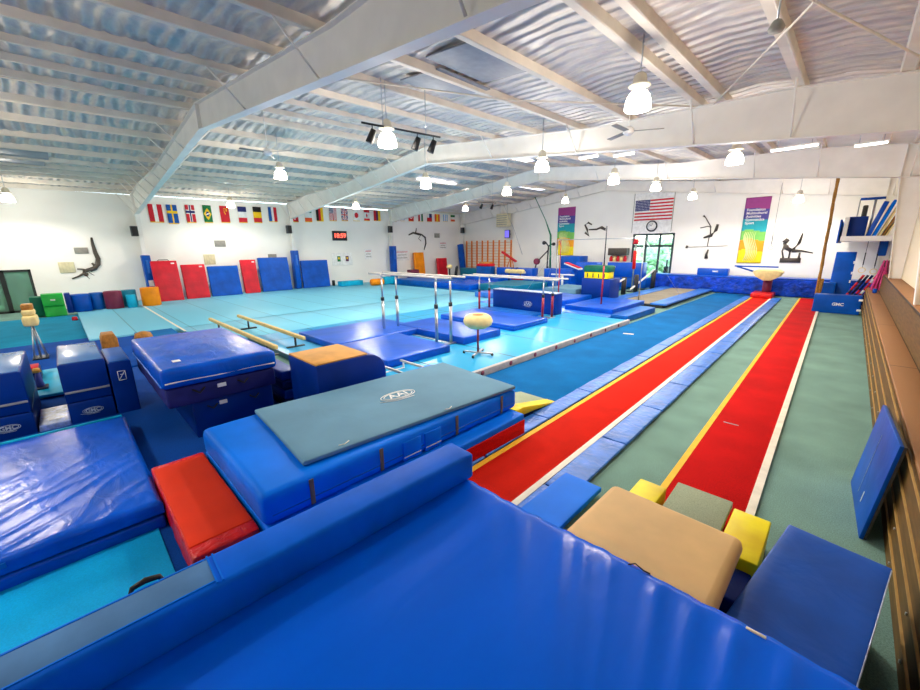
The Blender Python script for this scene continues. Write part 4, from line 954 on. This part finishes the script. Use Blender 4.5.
G = 'national flags hung along the left wall'
FL = [
 (4.09, 4.72, 4.33, 5.30, v3c(Rr, Wh, Rr), 'red white red vertical flag, first on the left wall beside the near column'),
 (4.92, 5.42, 4.28, 5.32, cross(Bl, Ye), 'blue flag with a yellow cross on the left wall'),
 (5.82, 6.28, 4.37, 5.36, cross(Rr, Wh, Nv), 'red flag with a white edged blue cross on the left wall'),
 (6.7, 7.15, 4.40, 5.40, brazil, 'green flag with yellow diamond and blue disc'),
 (7.6, 8.1, 4.43, 5.42, china, 'plain red flag with small yellow stars'),
 (8.6, 9.1, 4.46, 5.44, h3c(Nv, Wh, Rr), 'flag banded navy over white over red'),
 (9.5, 10.0, 4.49, 5.48, h3c(Bk, Ye, Rr), 'flag banded black over yellow over red'),
 (10.45, 10.98, 4.58, 5.52, v3c(Bl, Wh, Rr), 'flag with vertical blue white and red stripes just before the second column'),
 (11.95, 12.42, 4.62, 5.5, swiss, 'red flag half hidden behind the second column beam'),
 (12.9, 13.42, 4.66, 5.58, h3c(Gr, Wh, Og), 'flag banded green over white over orange red'),
 (13.75, 14.3, 4.74, 5.74, v3c(Bk, Rr, Ye), 'flag with vertical black red and gold stripes'),
 (14.78, 15.34, 4.8, 5.76, usa_v, 'small stars and stripes flag hung vertically among the wall flags'),
 (15.75, 16.28, 4.84, 5.8, uk, 'dark flag with red and white crossing bars'),
 (16.75, 17.32, 4.87, 5.84, japan, 'white flag with a red disc'),
 (17.72, 18.22, 4.92, 5.88, canada, 'flag banded red white red with a red leaf'),
 (18.62, 19.25, 4.95, 5.92, v3c(Rr, Pu, Ye), 'flag with vertical dark red purple and yellow stripes'),
 (20.45, 20.85, 4.95, 5.3, japan, 'small white and red flag just past the third column'),
 (21.25, 21.75, 5.04, 5.55, lambda u, v: Sk if .3 < v < .8 else Wh, 'pale blue and white flag past the third column'),
 (22.15, 22.72, 5.05, 5.78, turkey, 'red flag with a white crescent near the far corner'),
 (23.25, 23.78, 5.08, 5.82, v3c(Rr, Wh, Gr), 'flag with vertical red white and green stripes near the far corner'),
 (24.28, 24.85, 5.1, 6.0, chile, 'flag half red with white and blue above, near the far corner'),
 (25.2, 25.84, 5.13, 6.02, v3c(Og, Ye, Og), 'orange and yellow vertical striped flag near the far corner'),
 (26.25, 26.85, 5.18, 6.02, lambda u, v: (Sk, Wh, Sk, Wh, Sk)[int(u * 5)], 'pale blue and white vertical striped flag near the far corner'),
 (27.25, 27.82, 5.22, 6.02, h3c(Gr, Wh, Og), 'last flag before the far corner, green over white over orange')]
for (y0, y1, z0, z1, fn, lb_) in FL:
    z1 = min(z1, 5.62 + .007 * y0 if y0 > 12 else 5.42 + .01 * y0)
    cells('national_flag', lb_, 'flag', y1 - y0, z1 - z0, 14, 22, fringe(fn), (XL + .06, y0, z0), 'X', G)
def usa(u, v):
    if u < .4 and v > .46: return Wh if (int(u * 52) % 2 == 0 and int(v * 39) % 3 == 0) else Nv
    return Rr if int((1 - v) * 13) % 2 == 0 else Wh
cells('national_flag', 'large stars and stripes flag above the clock on the far wall', 'flag', 2.42, 1.32, 52, 39, usa, (-11.2, YF - .05, 4.45), 'Y')
b = MB()
for x in (-11.3, -8.75): b.box((x, YF - .02, 4.95), (.03, .03, 2.6), 'grey_vent')
b.box((-10.02, YF - .015, 4.9), (2.5, .02, 2.65), 'white_plastic'); one(b, 'wall_panel', 'smooth white panel behind the large flag above the far door', 'wall panel')
# banners
TXT = 'Foundation\nMulticultural\nActivities\nGymnastics\nSport'
def banner(label, x0, x1, z0, z1, leanx=0):
    w, h = x1 - x0, z1 - z0
    def fn(u, v):
        for lim, m_ in ((.2, 'banner_yellow'), (.36, 'banner_amber'), (.5, 'banner_green'), (.67, 'banner_teal'), (.83, 'banner_indigo')):
            if v < lim + .02 * math.sin(u * 5): return m_
        return 'banner_magenta'
    t = thing('wall_banner', label, 'banner', (x0, YF - .04, z0))
    o = cells('banner_cloth', 'x', 'banner', w, h, 16, 50, fn, (0, 0, 0), 'Y', wave=.008); o.parent = t
    for k_ in ('label', 'category'): del o[k_]
    letters(TXT, h * .052, 'white_plastic', 'white_lettering', t, (w * .1, -.03, h * .715), (R(90), 0, 0), .002, 'LEFT', .95, .004)
    b = MB()
    for i in range(7):
        sx = w * (.25 + i * .07); b.tube([(sx + w * .1 * math.sin(j * .8), -.022, h * (.03 + .065 * j)) for j in range(8)], [w * (.012 + .03 * math.sin(math.pi * j / 7)) * (1 - .1 * i) for j in range(8)], 'banner_pale', 6)
    o2 = b.build('gymnast_motif', t)
    for v in o2.data.vertices: v.co.y = -.02 + (v.co.y + .022) * .1
banner('multicoloured striped banner on the far wall right of the door', -4.88, -3.7, 1.72, 5.4)
banner('multicoloured striped banner on the far wall left of the door', -17.2, -15.7, 2.1, 5.75)
# wall clock
ck = thing('wall_clock', 'round white wall clock with dark rim below the large flag', 'clock', (-9.98, YF - .03, 4.06))
b = MB(); b.lathe([(0, -.05), (.33, -.05), (.36, -.03), (.36, .02), (0, .02)], 'dark_steel', (0, 0, 0), 32, 'Y'); b.build('clock_case', ck)
b = MB(); b.lathe([(0, -.058), (.28, -.058), (.28, -.05), (0, -.05)], 'white_plastic', (0, 0, 0), 32, 'Y'); b.build('clock_face', ck)
b = MB(); b.cyl((0, -.065, 0), (-.15, -.065, .1), .012, 'ink', n=6); b.build('clock_hand', ck)
b = MB(); b.cyl((0, -.065, 0), (.08, -.065, .22), .009, 'ink', n=6); b.build('clock_hand', ck)
# digital clock
dc = thing('digital_clock', 'red digital clock on the left wall', 'clock', (XL + .02, 15.47, 3.75))
b = MB(); b.box((.04, 0, 0), (.08, 1.2, .7), 'dark_steel', .02); b.build('clock_case', dc)
letters('18:59', .46, 'clock_red', 'red_digits', dc, (.085, 0, 0), (R(90), 0, R(90)), .004, bold=.01)
# notice boards & papers
nb = thing('notice_board', 'white framed board with two small pictures on the left wall', 'board', (XL + .02, 15.55, 2.03))
b = MB(); b.box((.02, 0, 0), (.04, 1.7, .95), 'white_plastic', .01); b.build('board_panel', nb)
for y, mt in ((-.3, 'flag_green'), (.4, 'flag_purple')): b = MB(); b.box((.045, y, .02), (.01, .26, .4), mt); b.box((.05, y, .06), (.01, .14, .14), 'flag_yellow'); b.build('small_picture', nb)
for (lb_, y, z, w, h) in (('white text sheet right of the two picture board', 17.9, 2.35, .7, .8), ('white text sheet near the orange mat, upper', 26.2, 3.0, 1.0, .7), ('wide pale notice near the third column', 21.3, 2.2, 1.6, .9)):
    t = thing('paper_notice', lb_, 'notice', (XL + .02, y, z)); b = MB(); b.box((.005, 0, 0), (.01, w, h), 'white_plastic'); b.build('paper_sheet', t)
    for i in range(3):
        b = MB(); b.box((.013, 0, h * (.3 - .28 * i)), (.006, w * (.75, .6, .7)[i], .05), ('wall_red', 'grey_vent', 'grey_vent')[i]); b.build('text_line', t)
# vents
def vent(name, label, y0, y1, z0, z1, mt, n, vert=False):
    t = thing(name, label, 'vent', (XL + .01, (y0 + y1) / 2, (z0 + z1) / 2)); w, h = y1 - y0, z1 - z0
    b = MB(); b.box((.015, 0, 0), (.03, w, h), mt, .004); b.build('vent_plate', t)
    for i in range(n):
        b = MB(); tt_ = (i + .5) / n - .5
        b.box((.038, tt_ * w if vert else 0, 0 if vert else tt_ * h), (.02, w / n * .5 if vert else w * .94, h * .9 if vert else h / n * .5), mt, .004); b.build('vent_slat', t)
vent('wall_vent', 'grey louvre vent beside the gymnast figure on the left wall', .78, 1.3, 2.7, 3.0, 'grey_vent', 5)
vent('wall_vent', 'cream slatted vent left of the gymnast figure', .08, .66, 1.78, 2.3, 'cream_vent', 5, True)
vent('wall_vent', 'grey louvre vent between the wall flags and the red mats', 7.05, 7.65, 3.0, 3.38, 'grey_vent', 5)
vent('wall_vent', 'cream slatted vent above the first blue leaning mat', 6.35, 6.95, 1.95, 2.55, 'cream_vent', 5, True)
vent('wall_vent', 'grey vent half hidden behind the tall blue leaning mat', 10.1, 10.65, 2.1, 2.5, 'grey_vent', 4)
vent('wall_vent', 'small grey vent near the far corner of the left wall', 25.15, 25.8, 3.7, 4.1, 'grey_vent', 4)
# speakers on columns
for (y, x, z, lb_) in ((3.3, XL + .5, 3.82, 'dark box speaker on the first wall column'), (11.5, XL + .5, 4.1, 'dark box speaker on the second wall column'), (19.8, XL + .5, 4.3, 'dark box speaker on the third wall column'), (28.2, XL + .62, 4.4, 'dark box speaker on the far corner column')):
    t = thing('wall_speaker', lb_, 'speaker', (x, y, z)); b = MB(); b.box((.14, -.06, 0), (.28, .3, .52), 'speaker_grey', .015); b.build('speaker_case', t)
    b = MB(); b.box((.285, -.06, 0), (.01, .24, .46), 'black_rubber', .01); b.build('speaker_grille', t)
# column pads
for (y, lb_, z1) in ((3.5, 'blue padded wrap with a white paper on the first wall column', 2.45), (11.7, 'blue padded wrap on the second wall column', 2.6), (20.0, 'blue padded wrap on the third wall column', 2.85)):
    t = thing('column_pad', lb_, 'pad', (XL + .48, y, .12)); b = MB(); b.box((0, 0, z1 / 2), (.56, .36, z1), 'dark_blue_vinyl', .04); b.build('vinyl_cover', t)
    b = MB(); b.box((.283, 0, z1 * .75), (.008, .1, .7), 'light_blue'); b.build('white_mark', t)
    if y < 4: b = MB(); b.box((.283, 0, .95), (.008, .22, .32), 'white_plastic'); b.build('paper_note', t)
t = thing('column_pad', 'tall blue pad leaning at the far left corner column', 'pad', (XL + 1.0, 28.0, .12), rot=(0, R(-8), 0))
b = MB(); b.box((0, 0, 1.5), (.5, .4, 3.0), 'dark_blue_vinyl', .04); b.build('vinyl_cover', t)
# gymnast wall figures
def strokes(name, label, plane, O, S_, lines, extra=None, cat='wall figure'):
    t = MB()
    for pts, rad in lines:
        t.tube([(0, p_[0] * S_, p_[1] * S_) if plane == 'X' else (p_[0] * S_, 0, p_[1] * S_) for p_ in pts], [r_ * S_ for r_ in rad], 'bronze', 10)
    for v in t.bm.verts:
        if plane == 'X': v.co.x *= .35
        else: v.co.y *= .35
    return one(t, name, label, cat, O)
strokes('gymnast_figure', 'large dark gymnast silhouette figure arched on the left wall', 'X', (XL + .05, .4, 1.45), 1.0, [
    ([(1.13, 2.05), (1.12, 1.7), (1.14, 1.3), (1.2, .98), (1.14, .7), (.98, .5), (.78, .38)], [.04, .07, .085, .1, .11, .115, .07]),
    ([(.98, .5), (.7, .42), (.52, .34)], [.1, .09, .07]), ([(.62, .38), (.5, .24), (.3, .12), (.05, .02)], [.08, .06, .04, .03]),
    ([(.72, .4), (.5, .48), (.32, .5)], [.05, .04, .03]), ([(.6, .3), (.62, .12), (.7, -.02)], [.04, .02, .01]), ([(.74, .3), (.9, .14)], [.02, .01]), ([(.6, .26), (.62, .2), (.55, .14)], [.09, .08, .04]), ([(1.0, .62), (.93, .78)], [.05, .04])])
strokes('gymnast_figure', 'pale grey leaping gymnast figure above the orange mat', 'X', (XL + .05, 22.3, 3.0), 1.0, [
    ([(-.2, .9), (.3, 1.1), (.9, 1.0), (1.3, .95)], [.05, .08, .1, .06]), ([(1.3, .95), (1.7, .7), (1.75, .2), (1.5, -.4)], [.06, .09, .08, .03]), ([(1.2, .95), (.9, .6), (1.2, .4)], [.05, .04, .03]), ([(.6, 1.1), (.7, 1.5)], [.07, .04])])
strokes('gymnast_figure', 'rhythmic gymnast figure holding a hoop bar between far door and banner', 'Y', (-6.55, YF - .04, 3.1), 1.0, [
    ([(.42, .9), (.36, .55), (.15, .25), (-.25, .12)], [.07, .09, .1, .05]), ([(.1, .3), (.05, .8), (-.3, 1.35), (-.42, 1.45)], [.04, .03, .03, .06]), ([(.1, .75), (-.1, .8), (-.5, .72)], [.03, .03, .03]),
    ([(.05, .2), (.02, -.4)], [.03, .02]), ([(-1.1, -.45), (1.1, -.38)], [.012, .012]), ([(-1.15, -.5), (-1.1, -.35)], [.07, .07]), ([(.05, -1.15), (.03, -.9), (.1, -.6)], [.11, .07, .04])])
strokes('gymnast_figure', 'dark gymnast figure on a pommel horse between banner and rope', 'Y', (-2.5, YF - .04, 2.3), 1.0, [
    ([(-.35, -.4), (.55, -.4)], [.13, .13]), ([(-.3, .55), (-.15, .75)], [.13, .1]), ([(-.28, .55), (-.2, .3), (.1, .12)], [.07, .1, .1]), ([(.1, .12), (.35, .55), (.42, 1.05)], [.1, .07, .03]), ([(.1, .12), (.5, .12), (1.0, .0)], [.1, .05, .02]), ([(-.25, .45), (-.32, .1), (-.22, -.28)], [.05, .04, .04]), ([(-.15, .42), (.02, .05), (.02, -.28)], [.05, .04, .04]), ([(.45, -.3), (.45, .02)], [.06, .04])])
strokes('gymnast_figure', 'curled acrobat figure above the bars on the far wall', 'Y', (-13.9, YF - .04, 3.9), 1.0, [
    ([(-.9, -.1), (-.6, -.35), (-.75, .1), (-.95, .45), (-.7, .62), (-.4, .45)], [.09, .09, .08, .07, .07, .05]), ([(-.6, .1), (0, .1), (.4, .25), (.7, .1)], [.05, .06, .08, .04]), ([(.3, .2), (.7, .0)], [.06, .04])])
# wall bars
wbx = thing('wall_bars', 'orange wooden wall bars at the left end of the far wall', 'wall bars', (0, 0, 0))
for i in range(9):
    b = MB(); b.box((-27.2 + i * .68, YF - .12, 1.75), (.09, .14, 3.3), 'wallbar_orange', .01); b.build('upright', wbx)
for i in range(12):
    b = MB(); b.cyl((-27.2, YF - .12, .45 + i * .25), (-21.76, YF - .12, .45 + i * .25), .018, 'wallbar_orange', n=6); b.build('rung', wbx)
# basketball hoop and screen
bh = thing('heater_unit', 'cream ceiling heater unit near the far left corner', 'heater', (-22.3, 28.1, 4.35))
b = MB(); b.box((.1, 0, .7), (1.25, .5, 1.1), 'cream_vent', .05); b.build('heater_case', bh)
for i in range(5): b = MB(); b.box((.1, -.26, .35 + i * .18), (1.1, .03, .06), 'grey_vent', .01); b.build('vent_slat', bh)
b = MB(); b.cyl((-.3, 0, 1.2), (-.3, 0, 2.1), .02, 'steel', n=6); b.cyl((.5, 0, 1.2), (.5, 0, 2.1), .02, 'steel', n=6); b.build('hanger_rod', bh)
t = thing('small_screen', 'small violet lit screen on a bracket under the heater unit', 'screen', (-21.9, 28.3, 3.9))
b = MB(); b.box((0, 0, 0), (.55, .12, .7), 'dark_steel', .02); b.cyl((0, .1, 0), (0, .5, 0), .03, 'dark_steel', n=6); b.build('screen_case', t)
b = MB(); b.box((0, -.064, 0), (.45, .01, .58), 'tv_glow'); b.build('lit_panel', t)
# hanging ropes / belts of the rings frame
t = thing('rings_cable', 'slanting green cable and rig hanging left of the striped far banner', 'cable', (0, 0, 0))
b = MB(); b.tube([(-17.6, 26, 6.4), (-16.6, 26, 4.7), (-16.1, 26, 3.6), (-16.0, 26, .2)], [.03, .03, .07, .07], 'dark_green', 8); b.build('cable', t)
b = MB(); b.tube([(-20.6, 26, 6.2), (-19.4, 26, 4.0), (-18.6, 26, 2.2)], .02, 'steel', 6); b.build('cable', t)
# stuff on left side floor by the wall
blk2 = [('foam_block', 'dark green foam block beside the left glass door', -25.6, -25.0, -1.08, -.68, 0.04, .9, 'dark_green'),
        ('foam_block', 'navy foam block right of the two green blocks', -25.3, -24.7, .0, .2, .12, 1.0, 'navy_vinyl')]
for (n_, lb_, x0, x1, y0, y1, z0, z1, mt) in blk2:
    b = MB(); b.box(((x0 + x1) / 2, (y0 + y1) / 2, (z0 + z1) / 2), (x1 - x0, y1 - y0, z1 - z0), mt, .03); one(b, n_, lb_, 'block')
for z0, z1, lb_ in ((.04, .5, 'lower bright green foam wedge block by the left door'), (.51, 1.02, 'upper bright green foam wedge block by the left door')):
    t = thing('foam_block', lb_, 'block', (-24.9, -.37, z0)); b = MB(); b.prism([(-.3, 0), (-.3, z1 - z0), (.18, z1 - z0), (.3, 0)], -.34, .34, 'green_vinyl', 'Y', .02)
    b.build('vinyl_body', t)
    if z0 > .4: b = MB(); b.box((.26, 0, .25), (.01, .14, .06), 'white_plastic', .01); b.build('white_mark', t)
def barrel(lb_, x, y, r_, h, mt, z0=.12):
    b = MB(); b.lathe([(0, 0), (r_ * .95, 0), (r_, .03), (r_, h - .03), (r_ * .94, h), (0, h)], mt, (0, 0, 0), 28); one(b, 'foam_barrel', lb_, 'barrel', (x, y, z0))
barrel('dark blue foam barrel right of the green blocks', -25.1, .5, .36, .78, 'dark_blue_vinyl')
barrel('teal blue foam barrel left of the maroon barrel', -25.4, 1.08, .26, .78, 'mid_blue')
barrel('maroon foam barrel in the row by the left wall', -25.1, 1.66, .34, .83, 'maroon_vinyl')
barrel('small bright cyan foam cylinder in front of the teal drum', -24.8, 2.28, .19, .62, 'cyan_vinyl')
barrel('wide teal foam drum behind the small cyan cylinder', -25.6, 2.3, .3, .8, 'teal_vinyl')
t = thing('foam_barrel', 'orange octagonal foam barrel at the end of the row', 'barrel', (-25.0, 3.08, .12))
b = MB(); b.lathe([(0, 0), (.38, 0), (.39, .03), (.39, .86), (.37, .9), (0, .9)], 'orange_vinyl', (0, 0, 0), 8)
b.build('vinyl_body', t)
def lean(lb_, x, y0, y1, h, mt, th=.2, deg=9, white=True, z0=.12, handle=False):
    t = thing('leaning_mat', lb_, 'mat', (x, (y0 + y1) / 2, z0), rot=(0, R(-deg), 0))
    b = MB(); b.pad((-th / 2, 0, h / 2), (th, y1 - y0, h), mt, .03, .008, 3, int(y0), res=.2); b.build('vinyl_cover', t)
    b = MB(); b.box((.005, 0, h * .5), (.012, (y1 - y0) * .96, .02), mt); b.build('fold_seam', t)
    if white: b = MB(); b.box((.004, (y1 - y0) * .32, h * .93), (.012, .16, .07), 'white_plastic', .004); b.build('maker_tag', t)
    if handle: b = MB(); b.tube([(-.1, -.25, h), (-.1, -.2, h + .06), (-.1, .2, h + .06), (-.1, .25, h)], .02, 'dark_steel', 6); b.build('carry_handle', t)
lean('tall red mat leaning on the left wall beside the orange barrel', -26.3, 3.55, 4.72, 2.18, 'wall_red', handle=True)
lean('second red leaning mat, slightly shorter than its left neighbour', -26.5, 4.9, 6.05, 1.93, 'wall_red')
lean('wide blue leaning mat between the red mats', -26.7, 6.2, 7.85, 1.78, 'dark_blue_vinyl', white=False)
lean('narrow red leaning mat between two blue mats', -26.9, 8.1, 9.0, 2.1, 'wall_red')
lean('tallest blue leaning mat left of the second column pad', -27.0, 9.2, 11.1, 2.2, 'dark_blue_vinyl', white=False)
lean('blue leaning mat right of the second column pad', -27.2, 12.0, 14.0, 1.92, 'dark_blue_vinyl', .16, 6, False)
lean('bright orange mat leaning upright on the left wall', -27.2, 22.2, 23.3, 2.3, 'orange_vinyl', .2, 6, False)
lean('dark red mat leaning near the far left corner', -27.2, 24.9, 26.1, 1.75, 'wall_red', .2, 6, False)
b = MB(); b.box((-26.9, 21.6, .55), (.6, .9, .86), 'maroon_vinyl', .05); one(b, 'foam_block', 'dark red foam block left of the orange upright mat', 'block')
b = MB(); b.box((0, 0, .2), (.2, .16, .4), 'black_rubber', .03); one(b, 'floor_speaker', 'small black box on the floor right of the blue leaning mat', 'speaker', (-27.3, 14.3, .12))
b = MB(); b.box((-26.4, 15.2, .3), (.6, 1.8, .36), 'cyan_vinyl', .04); one(b, 'foam_block', 'low teal block against the left wall under the two picture board', 'block')
b = MB(); b.lathe([(0, -.5), (.22, -.5), (.24, -.45), (.24, .45), (.22, .5), (0, .5)], 'orange_vinyl', (0, 0, 0), 20, 'Y'); one(b, 'foam_roll', 'orange foam roll on the far edge of the pale blue floor', 'roll', (-25.0, 16.6, .36))
b = MB(); b.box((-25.2, 17.75, .4), (.6, 1.0, .56), 'cyan_vinyl', .05); one(b, 'foam_block', 'teal foam block beside the orange foam roll', 'block')

# ================================================================== LAMPS, FANS, STAGE LIGHTS
def lamp(loc, label, first=None):
    x, y, z = loc
    t = thing('pendant_lamp', label, 'ceiling lamp', loc, 0, 'high bay pendant lamps')
    b = MB(); b.lathe([(0, -.22), (.2, -.22), (.21, -.2), (.2, -.1), (.175, -.01), (.13, .05), (.07, .08), (0, .08)], 'globe_glow', n=28); b.build('glass_globe', t)
    b = MB(); b.lathe([(0, .08), (.06, .08), (.06, .13), (.18, .14), (.17, .16), (.12, .17), (.1, .3), (.05, .34), (0, .34)], 'cream_paint', n=16); b.build('ballast_housing', t)
    b = MB(); b.cyl((0, 0, .36), (0, 0, max(.45, roof(x, y) - z + .03)), .012, 'steel', n=6); b.build('hanger_hook', t)
    ld = bpy.data.lights.new('bulb', 'SPOT'); ld.energy = LAMP_W * .95; ld.color = (1, .92, .81); ld.shadow_soft_size = .16
    ld.spot_size = R(172); ld.spot_blend = .35
    pd_ = bpy.data.lights.new('globe_light', 'POINT'); pd_.energy = LAMP_W * .34; pd_.color = (1, .91, .79); pd_.shadow_soft_size = .2
    po = bpy.data.objects.new('globe_light', pd_); C.objects.link(po); po.location = (0, 0, -.5); po.parent = t
    lo = bpy.data.objects.new('bulb', ld); C.objects.link(lo); lo.location = (0, 0, -.45); lo.parent = t
    return t
for loc, lb_ in (((-3.0, 7.4, 5.25), 'nearest large pendant lamp high in the right half'), ((-7.9, 5.75, 5.25), 'pendant lamp in front of the black spotlight track'),
    ((-14.9, 6.15, 5.45), 'pendant lamp beside the left ceiling fan'), ((-25.3, -.9, 5.05), 'pendant lamp cut by the left edge of the view'),
    ((-7.0, 10.65, 5.2), 'pendant lamp over the middle bars in front of the second frame'), ((-12.1, 10.5, 5.25), 'pendant lamp just left of centre below the second frame'),
    ((-24.9, 7.35, 5.3), 'pendant lamp above the first row of wall flags'), ((-21.3, 13.0, 5.3), 'pendant lamp above the second row of wall flags'),
    ((-2.7, 13.5, 5.15), 'pendant lamp right of the large flag below the second frame'), ((-11.6, 14.9, 5.3), 'pendant lamp over the middle of the third bay'),
    ((-6.9, 15.4, 5.3), 'pendant lamp left of the large flag in the third bay'), ((-6.6, 19.0, 5.35), 'pendant lamp just in front of the large flag'),
    ((-6.6, 24.6, 5.4), 'pendant lamp near the far wall right of the large flag'), ((-2.3, 26.2, 5.0), 'pendant lamp near the far wall above the pommel figure'),
    ((-13.6, 23.5, 5.7), 'pendant lamp in the far bay left of the large flag'), ((-20.5, 21.5, 5.6), 'pendant lamp in the far bay near the wall bars'),
    ((-6.0, -2.5, 5.2), 'pendant lamp behind the viewpoint, right'), ((-15.0, -2.0, 5.4), 'pendant lamp behind the viewpoint, middle')):
    lamp(loc, lb_)
def fan(label, x, y, z):
    t = thing('ceiling_fan', label, 'ceiling fan', (x, y, z)); b = MB(); b.cyl((0, 0, .05), (0, 0, roof(x, y) - z + .03), .012, 'white_paint', n=6); b.build('down_rod', t)
    b = MB(); b.lathe([(0, -.08), (.06, -.08), (.12, -.03), (.12, .04), (.05, .1), (0, .1)], 'white_paint'); b.build('motor_housing', t)
    for i in range(3):
        a = i * 2.094 + .5; b = MB(); b.box((.42 * math.cos(a), .42 * math.sin(a), 0), (.62, .12, .012), 'grey_vent', .004, rot=Euler((.15, 0, a))); b.build('fan_blade', t)
fan('ceiling fan near the big frame on the left', -12.2, 4.75, 5.45)
fan('ceiling fan below the second frame right of centre', -4.05, 9.6, 5.3)
def track(label, p0, p1, spots):
    t = thing('spotlight_track', label, 'spotlight track', p0); d = Vector(p1) - Vector(p0)
    b = MB(); b.cyl((0, 0, 0), d, .022, 'dark_steel', n=8); b.build('track_bar', t)
    for f_ in (.25, .8):
        q = d * f_; w = Vector(p0) + q; b = MB(); b.cyl(q, (q.x, q.y, roof(w.x, w.y) - p0[2] + .03), .01, 'steel', n=5); b.build('hanger_rod', t)
    for f_ in spots:
        q = d * f_; b = MB(); b.cyl(q, q + Vector((0, 0, -.12)), .012, 'dark_steel', n=6); b.cyl(q + Vector((.02, .02, -.1)), q + Vector((-.06, -.06, -.36)), .06, 'black_rubber', .085, 14); b.build('spotlight_can', t)
track('black track with three spotlights hanging behind the near lamp', (-7.9, 5.1, 5.4), (-7.6, 7.1, 5.4), (.12, .68, .9))
track('short far track with two spotlights above the far left corner', (-16.3, 18.2, 5.4), (-16.0, 19.5, 5.4), (.2, .8))
for (x0, x1, y, z, lb_) in ((-2.45, -1.25, 17.0, 5.75, 'bright tube light under the roof right of the large flag'), (-.5, .25, 18.0, 5.72, 'tube light nearest the right wall under the roof'),
    (-7.3, -6.6, 13.4, 5.75, 'tube light behind the second frame, left of the nearest lamp'), (-6.3, -5.6, 13.9, 5.75, 'tube light behind the second frame, below the nearest lamp')):
    t = thing('tube_light', lb_, 'tube light', ((x0 + x1) / 2, y, z)); w = x1 - x0
    b = MB(); b.box((0, 0, .03), (w, .16, .05), 'white_paint', .01); b.build('light_housing', t)
    b = MB(); b.box((0, 0, -.02), (w - .04, .12, .05), 'tube_glow', .02); b.build('light_tube', t)
    for q in (-.35, .35): b = MB(); b.cyl((q * w, 0, .05), (q * w, 0, roof((x0 + x1) / 2, y) - z + .03), .01, 'steel', n=6); b.build('hanger_rod', t)
# extra unlit lamp at top right
t = thing('junction_lamp', 'small unlit lamp fixture at the top right of the ceiling', 'ceiling lamp', (-1.15, 6.95, 5.5)); t.scale = (.7, .7, .7)
b = MB(); b.lathe([(0, -.12), (.11, -.12), (.13, -.06), (.09, .02), (.06, .06), (0, .06)], 'grey_vent'); b.build('lamp_housing', t)
b = MB(); b.cyl((0, 0, .05), (0, 0, (roof(-1.15, 6.95) - 5.46) / .7), .02, 'steel', n=6); b.build('hanger_hook', t)
